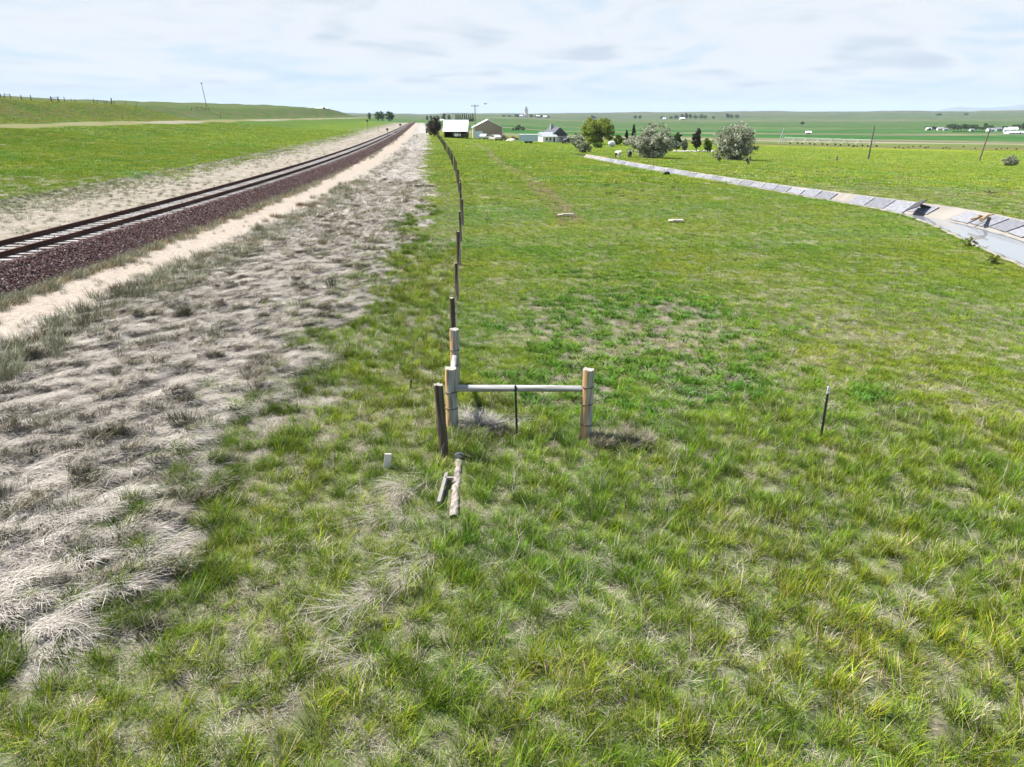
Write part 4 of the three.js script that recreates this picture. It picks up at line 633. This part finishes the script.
{
  let p = at(455.5, 138.4), k = p.m; const W = 22 * k, e = 6.6 * k, r = 17 * k, D = 9;
  const s = thing('hay_shed', 'open-fronted shed with steep bright white metal roof at the farm', 'shed', { ...p, z: p.z - D / 2 });
  part('wall', merge([box(W, e, 0.15, 0, e / 2, -D / 2), box(0.15, e, D, -W / 2, e / 2, 0), box(0.15, e, D, W / 2, e / 2, 0)]), mat(0.10, 0.075, 0.06, 0.9), s);
  const ro = part('roof', merge([-1, 1].map(q => { const l = Math.hypot(D / 2 + 0.5, r - e); return box(W + 0.8, 0.12, l, 0, (e + r) / 2, q * (D / 4 + 0.1), 0, 0, q * Math.atan2(r - e, D / 2 + 0.3)); })), whiteTin, s); part('ridge_cap', box(W + 0.8, 0.12, 0.4, 0, r + 0.12, 0), whiteTin, ro);
  part('gable', bare(prism([[-D / 2, e], [D / 2, e], [0, r - 0.15]], 0.12).rotateY(Math.PI / 2).translate(-W / 2, 0, 0)), brownTin, s); part('gable', bare(prism([[-D / 2, e], [D / 2, e], [0, r - 0.15]], 0.12).rotateY(Math.PI / 2).translate(W / 2, 0, 0)), brownTin, s);
  for (const x of [-0.5, -0.17, 0.17, 0.5]) part('post', box(0.22, e, 0.22, x * (W - 0.3), e / 2, D / 2 - 0.12), darkM, s);
  car('pickup_truck', 'white pickup truck parked under the white-roofed shed', { x: p.x + 0.0 * k, y: p.y, z: p.z - 2.6 }, -1.35, whitePaint, 'pickup');
  car('pickup_truck', 'dark pickup truck parked beside the white one under the shed', { x: p.x + 6.5 * k, y: p.y, z: p.z - 2.4 }, -1.2, mat(0.04, 0.025, 0.03, 0.4), 'pickup');
  p = at(486.5, 139.4); k = p.m; const bw = 29.5 * k, bt = 0.06; const b = thing('metal_barn', 'tan metal barn with low gable and pale blue sliding door', 'barn', { ...p, z: p.z - 8 }, bt);
  const D2 = 16, be = 11 * k, br = 18 * k; gable(b, bw, D2, be, br, brownTin, whiteTin, 0.35, false);
  const dr = part('door', merge([box(8 * k, 7.8 * k, 0.1, -9.6 * k, 3.9 * k, D2 / 2 + 0.07)]), paleBlue, b); part('door_seam', box(0.1, 7.6 * k, 0.05, -9.6 * k, 3.9 * k, D2 / 2 + 0.13), whitePaint, dr);
  part('corner_trim', merge([box(0.5, be, 0.1, -bw / 2 + 0.2, be / 2, D2 / 2 + 0.06), box(0.3, be, 0.1, bw / 2 - 0.12, be / 2, D2 / 2 + 0.06)]), tan, b); part('side_panel', box(0.1, be, D2 - 0.2, -bw / 2 - 0.06, be / 2, 0), tan, b);
  // yard clutter
  p = at(485, 139.6); car('parked_car', 'white car parked in front of the tan barn', { ...p }, 1.25, whitePaint, 'car');
  p = at(495, 140.6); car('parked_car', 'pale car with dark wheels parked past the barn corner', { ...p }, 2.0, mat(0.5, 0.49, 0.46, 0.5), 'car');
  p = at(501, 140.6); car('parked_car', 'dark car among clutter at the end of the barn', { ...p }, 1.3, mat(0.05, 0.035, 0.03, 0.5), 'car');
  p = at(511, 141.3); { const g = new THREE.IcosahedronGeometry(1, 3), q = g.attributes.position; for (let i = 0; i < q.count; i++) { const f = 1 + 0.2 * n2(q.getX(i) * 2.3, q.getZ(i) * 2.3 + q.getY(i)); q.setXYZ(i, q.getX(i) * f * 5 * p.m, Math.max(-0.2, q.getY(i) * f * 2.6 * p.m), q.getZ(i) * f * 1.4); } g.computeVertexNormals(); whole('earth_mound', g, mat(0.50, 0.45, 0.36, 0.95), 'pale mound of earth between the barn and the blue trailer', 'mound', p); }
  p = at(514, 140.2); { const l = [], r2 = mulberry(31); for (let i = 0; i < 60; i++) { const x = rr(-6, 6, r2) * p.m, y = rr(0, 3.5, r2) * p.m * (1 - Math.abs(x) / (8 * p.m)); l.push(rod([x, y, rr(-1, 1, r2)], [x + rr(-1.4, 1.4, r2), Math.max(0.05, y + rr(-0.6, 0.7, r2)), rr(-1, 1, r2)], 0.10, 0.05, 5)); } whole('brush_pile', merge(l), mat(0.09, 0.06, 0.045, 0.95), 'dark brown brush pile heaped behind the pale mound', 'brush pile', p); }
  p = at(528.5, 143.4); k = p.m; const tr = thing('cargo_trailer', 'long pale blue cargo trailer parked between the barn and farmhouse', 'trailer', p, -0.12); const TL = 18.5 * k, TH = 6 * k;
  const tb = part('body', box(TL, TH, 2.4, 0, TH / 2 + 0.5, 0), paleBlue, tr); part('roof', box(TL + 0.1, 0.12, 2.5, 0, TH + 0.56, 0), whiteTin, tr); for (let i = 0; i < 7; i++) part('rib', box(0.06, TH - 0.1, 0.04, (i / 6 - 0.5) * TL * 0.97, TH / 2 + 0.5, 1.22), whitePaint, tb); part('end_door', box(0.05, TH - 0.2, 2.2, -TL / 2 - 0.03, TH / 2 + 0.5, 0), darkM, tr);
  for (const x of [-0.1, 0.12]) for (const z of [-1.0, 1.0]) part('wheel', new THREE.CylinderGeometry(0.4, 0.4, 0.26, 14).rotateX(Math.PI / 2).translate(x * TL, 0.4, z), darkM, tr);
  // farmhouse: white wing in front of a dark-roofed main block
  p = at(547, 142.3); k = p.m; const h = thing('farmhouse', 'white farmhouse with a grey-roofed wing and steep dark main roof', 'house', { ...p, z: p.z - 4 }, 0.25);
  const w1 = part('wing', bare(box(15 * k, 5.4 * k, 7, 0, 2.7 * k, 0)), whitePaint, h);
  part('wing_roof', bare(prism([[-3.9, 5.2 * k], [3.9, 5.2 * k], [0, 9.4 * k]], 15.6 * k).rotateY(Math.PI / 2)), greyRoof, h);
  window3(h, -3.6 * k, 2.8 * k, 3.53, 2.2 * k, 2.8 * k); window3(h, 0.2 * k, 2.8 * k, 3.53, 2 * k, 3.4 * k); part('door', box(1.6 * k, 4.4 * k, 0.1, 4.2 * k, 2.2 * k, 3.53), darkM, h);
  part('main_block', bare(box(14 * k, 6.5 * k, 9, 13 * k, 3.25 * k, -3)), whitePaint, h);
  const mr = part('main_roof', bare(prism([[-9.2 * k, 6.0 * k], [9.2 * k, 6.0 * k], [0, 14 * k]], 10).translate(12 * k, 0, -3)), darkRoof, h); part('chimney', box(0.8, 1.6, 0.8, 10 * k, 14 * k, -4), greyRoof, mr);
  part('porch_roof', box(9 * k, 0.2, 3, 17 * k, 3.9 * k, 2.6, 0, -0.08), darkRoof, h); for (const x of [14, 17.5, 21]) part('porch_post', box(0.2, 3.8 * k, 0.2, x * k, 1.9 * k, 3.8), whitePaint, h); window3(h, 15 * k, 3 * k, 1.53, 2 * k, 2.6 * k); window3(h, 18.5 * k, 3 * k, 1.53, 2 * k, 2.6 * k);
  p = at(570, 144); car('parked_car', 'dark car parked in the lane past the farmhouse', p, 0.5, mat(0.03, 0.03, 0.035, 0.4), 'car');
  p = at(575, 143); car('parked_car', 'white car parked in the lane near the grey-green shrub', p, -0.3, whitePaint, 'car');
  p = at(611.5, 147); k = p.m; const tk = thing('propane_tank', 'white and blue tank on legs between the willow and lime bush', 'tank', p, 0.4); part('tank_shell', new THREE.CapsuleGeometry(2.4 * k, 2.5 * k, 6, 16).rotateZ(Math.PI / 2).translate(0, 3.3 * k, 0), mat(0.62, 0.68, 0.78, 0.5), tk); for (const x of [-1, 1]) part('leg', box(0.25, 1.6 * k, 1.0, x * 1.4 * k, 0.7 * k, 0), greyRoof, tk);
}
// white boulders in a row
for (let u = 675; u < 717; u += 2.9) { const p = at(u, 151.6 + rt() * 0.6), g = new THREE.IcosahedronGeometry(1, 1), q = g.attributes.position; for (let i = 0; i < q.count; i++) { const f = 1 + 0.25 * n2(q.getX(i) * 2 + u, q.getY(i) * 2 + q.getZ(i)); q.setXYZ(i, q.getX(i) * f * 1.7 * p.m, q.getY(i) * f * 1.2 * p.m, q.getZ(i) * f * 1.2 * p.m); } g.computeVertexNormals(); whole('boulder', g, pm3(2), 'white boulder in the row behind the wide silvery shrub', 'boulder', { ...p, y: p.y + 0.3 * p.m }, 0, 'row of white boulders'); }

// ------------------------------------------------------------------ poles, markers, hill fence
const poleM = mat(0.13, 0.10, 0.08, 0.9);
function utilityPole(label, p, h, lean, arms = 1) { const t = thing('utility_pole', label, 'utility pole', p); t.rotation.z = lean; part('pole', rod([0, -0.3, 0], [0, h, 0], 0.17, 0.11, 10), poleM, t); for (let i = 0; i < arms; i++) { const c = part('crossarm', box(2.2, 0.14, 0.12, 0, h - 0.35 - i * 0.9, 0.14), poleM, t); for (const x of [-0.95, -0.4, 0.4, 0.95]) part('insulator', new THREE.CylinderGeometry(0.05, 0.07, 0.2, 7).translate(x, h - 0.18 - i * 0.9, 0.14), glassM, c); } return t; }
{
  let p = at(475.5, 138.6); utilityPole('utility pole with crossarm rising between the white-roofed shed and barn', p, 31.5 * p.m, 0);
  p = at(868, 159.4); utilityPole('upright wooden utility pole in the pasture across the canal', p, 31 * p.m, -0.03, 0);
  p = at(979, 161); utilityPole('leaning wooden utility pole beside the low rounded shrub', p, 31 * p.m, -0.13, 0);
}
const onL = (u, L) => { let best = 1e9, b; for (let z = -60; z > -500; z -= 0.4) { const x = off(z) + L, y = macroY(x, z), d = -z * Math.cos(PITCH) + (CAM_Y - y) * Math.sin(PITCH), e = Math.abs(512 + x / d * FOCAL - u); if (e < best) { best = e; b = { x, y, z, m: d / FOCAL }; } } return b; };
{
  let p = onL(207, -118); const up = utilityPole('thin leaning utility pole up on the grassy hill', p, 23 * p.m, 0.09, 0); part('crosspiece', box(1.1, 0.3, 0.2, 0, 23 * p.m - 0.1, 0), poleM, up);
  const F = thing('hill_fence', 'dark wooden post fence along the crest of the grassy hill', 'fence', { x: 0, y: 0, z: 0 }), post = (u, h = 1.35, r = 0.11) => { const q = onL(u, -113); const o = part('post', rod([0, -0.3, 0], [0, h, 0], r, r * 0.9, 7), poleM, F); o.position.set(q.x, q.y, q.z); o.rotation.z = rr(-0.08, 0.08); return q; };
  const q0 = post(0.5), q1 = post(5), q2 = post(11.5, 1.4); post(22, 1.5, 0.13); post(32, 1.45, 0.13); const q3 = post(52, 1.5, 0.2), q4 = post(59, 1.4, 0.18); post(65, 1.5); post(72, 1.1, 0.08); post(76, 1.1); const q5 = post(94, 1.6), q6 = post(98, 1.3), q7 = post(104.5, 1.3), q8 = post(107, 1.3), q9 = post(112, 2.1, 0.2); post(115, 1.3); post(126, 1.2, 0.08); post(137, 1.2, 0.08);
  for (const [a, b, ya, yb] of [[q0, q1, 1.2, 0.1], [q3, q4, 1.2, 1.15], [q3, q4, 0.7, 0.65], [q5, q6, 1.2, 1.1], [q6, q7, 1.15, 1.15], [q8, q9, 1.1, 0.1], [q1, q2, 1.1, 1.1]]) part('rail', rod([a.x, a.y + ya, a.z], [b.x, b.y + yb, b.z], 0.06, 0.06, 6), poleM, F);
  const G = thing('hill_corral', 'low dark rail corral below the leaning hill pole', 'corral', { x: 0, y: 0, z: 0 }), pts = [192, 197, 202, 206, 209].map(u => onL(u, -106)); pts.forEach((q, i) => { const o = part('post', rod([0, -0.3, 0], [0, 1.3, 0], 0.13, 0.12, 6), poleM, G); o.position.set(q.x, q.y, q.z); if (i) { const a = pts[i - 1]; part('rail', rod([a.x, a.y + 1.1, a.z], [q.x, q.y + (i === 3 ? 0.2 : 1.1), q.z], 0.09, 0.09, 6), poleM, G); } });
  for (const [u, L, h, l] of [[221, -88, 2.2, 'lone dark post on the road verge under the hill'], [317, -72, 2.4, 'thin marker post beside the pale road below the bluff'], [123, -88, 1.5, 'short dark post at the foot of the long green bank']]) { const q = onL(u, L); whole('marker_post', rod([0, -0.3, 0], [0, h, 0], 0.09, 0.08, 6), poleM, l, 'post', q); }
  // railway markers
  const rm = (u, v, hpx, l, plate) => { const q = at(u, v), t = thing('railway_marker', l, 'marker post', q); part('post', rod([0, -0.2, 0], [0, hpx * q.m, 0], 0.07, 0.06, 7), poleM, t); if (plate) part('plate', box(2.2 * q.m, 2 * q.m, 0.05, 0, hpx * q.m - q.m, 0.08), mat(0.1, 0.09, 0.085, 0.7), t); return q; };
  const a = rm(388, 140.5, 11.5, 'dark railway marker post with a plate beside the right rail shoulder'.replace('right ', ''), true), b = rm(396.5, 140.5, 9, 'thin railway marker post standing on the dirt track edge', false);
  rm(368, 131.5, 11, 'tall thin marker post on the sandy side of the railway', true); rm(378.5, 131.5, 4.5, 'short marker post on the sandy railway shoulder', false); rm(400.5, 128, 4, 'small distant marker post beside the far rails', true);
  const bar = rod([a.x, a.y + 6.3 * a.m, a.z + 0.1], [b.x, b.y + 6 * b.m, b.z + 0.1], 0.06, 0.06, 6); whole('marker_bar', bar, mat(0.55, 0.5, 0.46, 0.8), 'pale bar linking two marker posts beside the railway', 'bar', { x: 0, y: 0, z: 0 });
  const fp = at(836.5, 160.5); whole('field_post', rod([0, -0.2, 0], [0, 4.2 * fp.m, 0], 0.14, 0.12, 7), poleM, 'stubby dark post in the low brown fence line across the canal', 'post', fp);
  const f2 = at(829, 159.6); whole('field_post', rod([0, -0.2, 0], [0, 2.6 * f2.m, 0], 0.1, 0.09, 7), poleM, 'short post next to the stubby dark one across the canal', 'post', f2);
  const ws = standing(323, 107.4, 760), wt = thing('long_shed', 'long low white shed on top of the grassy hill', 'shed', { ...ws }, 0.15); gable(wt, 13.5 * ws.m, 9, ws.h * 0.55, ws.h, whitePaint, whiteTin, 0.4, true); part('door', box(2.4, 1.6, 0.1, 1.5, 0.8, 4.55), darkM, wt);
}
// grain elevator and its sheds, farmstead houses
{
  const q = standing(526.2, 107, 2000), k = q.m, e = thing('grain_elevator', 'tall pale grain elevator tower on the horizon', 'grain elevator', q), H = q.h;
  const con = mat(0.62, 0.58, 0.52, 0.9); for (const x of [-1, 0, 1]) part('silo', new THREE.CylinderGeometry(0.75 * k, 0.75 * k, H * 0.82, 12).translate(x * 1.1 * k, H * 0.41, 0), con, e); const hd = part('headhouse', box(2.0 * k, H * 0.22, 2 * k, 0, H * 0.89, 0), con, e); part('roof', box(2.2 * k, 0.5, 2.2 * k, 0, H + 0.2, 0), darkRoof, hd); part('annex', box(5 * k, H * 0.25, 3 * k, -1.5 * k, H * 0.125, 2 * k), con, e);
  const shed = (u, t, w, h, m2, l, g) => { const s = standing(u, 116, t), o = thing('distant_shed', l, 'shed', s, 0.2, g); gable(o, w * s.m, w * s.m * 0.6, h * s.m * 0.6, h * s.m, m2, whiteTin, 0.4, true); part('door', box(w * s.m * 0.2, h * s.m * 0.4, 0.2, 0, h * s.m * 0.2, w * s.m * 0.3 + 0.1), darkM, o); };
  shed(521, 2000, 3.5, 2.4, whitePaint, 'pale shed at the foot of the grain elevator'); shed(545, 2000, 4, 2.2, whitePaint, 'small white shed far along from the grain elevator'); shed(538, 2000, 4, 2.6, greyRoof, 'grey shed between the elevator and the small white shed'); shed(442, 880, 4, 1.8, whitePaint, 'tiny white shed among horizon trees over the tan railway strip');
  const fh = (u, v, w, h, wm, rm2, l, g) => { const p = at(u, v), o = thing('distant_house', l, 'house', p, rr(-0.3, 0.3, rt), g); gable(o, w * p.m, w * p.m * 0.55, h * p.m * 0.55, h * p.m, wm, rm2, 0.3, true); part('door', box(0.9, 1.9, 0.1, w * p.m * 0.2, 0.95, w * p.m * 0.275 + 0.06), darkM, o); for (const x of [-0.25, 0]) window3(o, x * w * p.m, h * p.m * 0.3, w * p.m * 0.275 + 0.06, 1.1, 1.1); };
  fh(928, 130.4, 5, 2.6, tan, whiteTin, 'tan house with pale roof at the end of the wooded farmstead'); fh(940, 130.4, 6, 3, whitePaint, greyRoof, 'white house tucked into the wooded farmstead'); fh(945, 130.6, 4, 2.6, tan, greyRoof, 'small tan house next to the tucked-in white one'); fh(971, 131.3, 4, 2.4, whitePaint, greyRoof, 'small white cottage in the middle of the wooded farmstead');
  fh(990, 131.6, 7, 3.4, whitePaint, greyRoof, 'wide white house with grey roof behind the leaning pole'); fh(998, 131.2, 5, 4, greyRoof, greyRoof, 'grey house standing past the wide white one'); fh(1006, 132.2, 5, 4.2, mat(0.5, 0.55, 0.6, 0.7), whiteTin, 'pale blue house in front of the wooded farmstead'); fh(1012, 131.8, 8, 4.4, whitePaint, whiteTin, 'bright white barn at the edge of the wooded farmstead');
  fh(1014, 134, 16, 2.6, paleBlue, whiteTin, 'very long pale blue shed below the bright white barn'); fh(682, 120, 5, 2.4, tan, whiteTin, 'pale house among the far row of dark trees'); fh(664, 120, 3, 2, whitePaint, whiteTin, 'tiny white house before the far row of trees'); fh(808, 134.2, 5, 2.8, mat(0.4, 0.42, 0.36, 0.8), whiteTin, 'grey shed alone in the strong green field');
}
{ // centre-pivot sprinkler
  const a = at(782, 143.6), b = at(872, 147), t = thing('pivot_sprinkler', 'pale centre-pivot sprinkler stretched across the green field', 'sprinkler', { x: 0, y: 0, z: 0 }), N = 7, M = mat(0.45, 0.50, 0.48, 0.6, 0.3), P = i => [lerp(a.x, b.x, i / N), lerp(a.y, b.y, i / N), lerp(a.z, b.z, i / N)];
  part('mast', merge([rod([a.x, a.y, a.z], [a.x, a.y + 14 * a.m, a.z], 0.16, 0.1), rod([a.x - 1.6, a.y, a.z], [a.x, a.y + 6, a.z], 0.1), rod([a.x + 1.6, a.y, a.z], [a.x, a.y + 6, a.z], 0.1)]), M, t);
  for (let i = 0; i < N; i++) { const p = P(i), q = P(i + 1), m = [(p[0] + q[0]) / 2, (p[1] + q[1]) / 2 + 2.6, (p[2] + q[2]) / 2]; const s = part('span_pipe', merge([rod([p[0], p[1] + 2.4, p[2]], m, 0.06), rod(m, [q[0], q[1] + 2.4, q[2]], 0.06)]), M, t); part('truss', merge([rod([p[0], p[1] + 2.4, p[2]], [m[0], m[1] - 0.5, m[2]], 0.03), rod([m[0], m[1] - 0.5, m[2]], [q[0], q[1] + 2.4, q[2]], 0.03), rod(m, [m[0], m[1] - 0.5, m[2]], 0.03)]), M, s); const w = part('tower', merge([rod([q[0] - 1.6, q[1] + 0.5, q[2]], [q[0], q[1] + 2.4, q[2]], 0.08), rod([q[0] + 1.6, q[1] + 0.5, q[2]], [q[0], q[1] + 2.4, q[2]], 0.08)]), M, t); for (const x of [-1.6, 1.6]) part('wheel', new THREE.CylinderGeometry(0.34, 0.34, 0.2, 12).rotateX(Math.PI / 2).translate(q[0] + x, q[1] + 0.34, q[2]), darkM, w); }
}
// ------------------------------------------------------------------ cattle, bird, bits on the grass
function sdfBody(bones, R, N = 46) {
  const mc = new MarchingCubes(N, new THREE.MeshBasicMaterial(), false, false, 60000), h = N / 2;
  for (let k = 0; k < N; k++) for (let j = 0; j < N; j++) for (let i = 0; i < N; i++) {
    const p = [(i - h) / h * R, (j - h) / h * R + R * 0.8, (k - h) / h * R]; let d = 9;
    for (const [a, b, ra, rb] of bones) { const ab = [b[0] - a[0], b[1] - a[1], b[2] - a[2]], t = clamp(((p[0] - a[0]) * ab[0] + (p[1] - a[1]) * ab[1] + (p[2] - a[2]) * ab[2]) / (ab[0] ** 2 + ab[1] ** 2 + ab[2] ** 2 + 1e-9)), e = Math.hypot(p[0] - a[0] - ab[0] * t, p[1] - a[1] - ab[1] * t, p[2] - a[2] - ab[2] * t) - lerp(ra, rb, t), kk = 0.06, hh = clamp(0.5 + 0.5 * (d - e) / kk); d = lerp(d, e, hh) - kk * hh * (1 - hh); }
    mc.field[i + j * N + k * N * N] = -d;
  }
  mc.isolation = 0; mc.update(); const n = mc.count, g = new THREE.BufferGeometry();
  g.setAttribute('position', new THREE.BufferAttribute(mc.positionArray.slice(0, n * 3), 3)); g.setAttribute('normal', new THREE.BufferAttribute(mc.normalArray.slice(0, n * 3), 3)); g.scale(R, R, R).translate(0, R * 0.8, 0); return g;
}
{
  const cow = (headY) => { const B = [[[-0.55, 1.0, 0], [0.5, 1.02, 0], 0.34, 0.33], [[-0.1, 0.86, 0], [0.2, 0.86, 0], 0.33, 0.33], [[0.6, 1.1, 0], [0.98, headY + 0.12, 0], 0.22, 0.15], [[0.98, headY + 0.12, 0], [1.26, headY - 0.14, 0], 0.135, 0.09], [[-0.85, 1.15, 0], [-0.93, 0.5, 0], 0.04, 0.035], [[0.98, headY + 0.17, 0.1], [0.93, headY + 0.19, 0.26], 0.05, 0.03], [[0.98, headY + 0.17, -0.1], [0.93, headY + 0.19, -0.26], 0.05, 0.03]]; for (const s of [-1, 1]) B.push([[0.55, 0.9, 0.19 * s], [0.55, 0.45, 0.2 * s], 0.15, 0.085], [[0.55, 0.45, 0.2 * s], [0.56, 0.04, 0.2 * s], 0.07, 0.06], [[-0.62, 0.95, 0.2 * s], [-0.55, 0.6, 0.21 * s], 0.2, 0.12], [[-0.55, 0.6, 0.21 * s], [-0.72, 0.42, 0.21 * s], 0.1, 0.075], [[-0.72, 0.42, 0.21 * s], [-0.68, 0.04, 0.21 * s], 0.065, 0.06]); return sdfBody(B, 1.4, 60); };
  const p = at(618, 158.3), q = at(629.3, 158); const s = clamp(7.6 * p.m / 1.45, 0.7, 1.15);
  const c1 = whole('cow', paint(cow(1.25), (x, y, z) => z > 0.12 && x < 0.3 && y < 1.0 ? [0.06, 0.05, 0.04] : [0.62, 0.6, 0.54]), vmat(0.9), 'white cow standing in pasture beside the canal', 'cow', p, -1.25); c1.scale.setScalar(s);
  const c2 = whole('cow', cow(0.55), mat(0.012, 0.011, 0.011, 0.7), 'black cow standing with lowered head beside the white cow', 'cow', q, -1.9); c2.scale.setScalar(s * 0.92);
  const bp = along(485.4, 104, 150), wing = s2 => [[0, 0, 0.09], [0.42 * s2, 0.12, 0.06], [0.40 * s2, 0.12, -0.07], [0, 0, -0.1], [0.42 * s2, 0.12, 0.06], [0.72 * s2, 0.03, -0.06], [0.40 * s2, 0.12, -0.07]], bpz = [], bi = [];
  const body = merge([new THREE.SphereGeometry(0.09, 10, 8).scale(0.9, 0.85, 2.4), new THREE.SphereGeometry(0.06, 8, 6).translate(0, 0.03, 0.24), new THREE.ConeGeometry(0.08, 0.2, 6).rotateX(Math.PI / 2).scale(1, 0.3, 1).translate(0, 0, -0.26), new THREE.ConeGeometry(0.02, 0.07, 5).rotateX(Math.PI / 2).translate(0, 0.02, 0.32), ...[-1, 1].flatMap(k => [box(0.42, 0.022, 0.17, 0.2 * k, 0.06, 0, 0, 0.28 * k), box(0.36, 0.018, 0.12, 0.54 * k, 0.07, -0.04, 0.25 * k, -0.26 * k)])]);
  whole('bird', body, mat(0.05, 0.05, 0.055, 0.8), 'dark bird flying in the sky above the barn', 'bird', bp, 1.1);
  const bd = (u, v, w, d, l, t) => { const p2 = at(u, v); whole('weathered_board', merge([box(w, 0.05, d, 0, 0.10, 0), box(w * 0.7, 0.04, d * 0.6, w * 0.1, 0.145, d * 0.1, 0.1)]), mat(0.60, 0.55, 0.44, 0.95, 0, { map: grainTex }), l, 'board', { ...p2, y: groundY(p2.x, p2.z) }, t); };
  bd(566, 217, 0.85, 0.3, 'pale board lying in the grass by the faint wheel track', 0.1); bd(676, 222.5, 0.75, 0.45, 'pale board lying in the open green pasture', -0.1);
  const tyre = at(666.5, 175.5); whole('tyre', new THREE.TorusGeometry(0.2, 0.1, 10, 22).rotateX(Math.PI / 2 - 0.5).translate(0, 0.18, 0), darkM, 'black tyre lying at the near lip of the canal', 'tyre', { ...tyre, y: tyre.y });
}
scene.traverse(o => { if (o.isMesh) { o.castShadow = true; o.receiveShadow = true; } });
renderer.render(scene, camera);
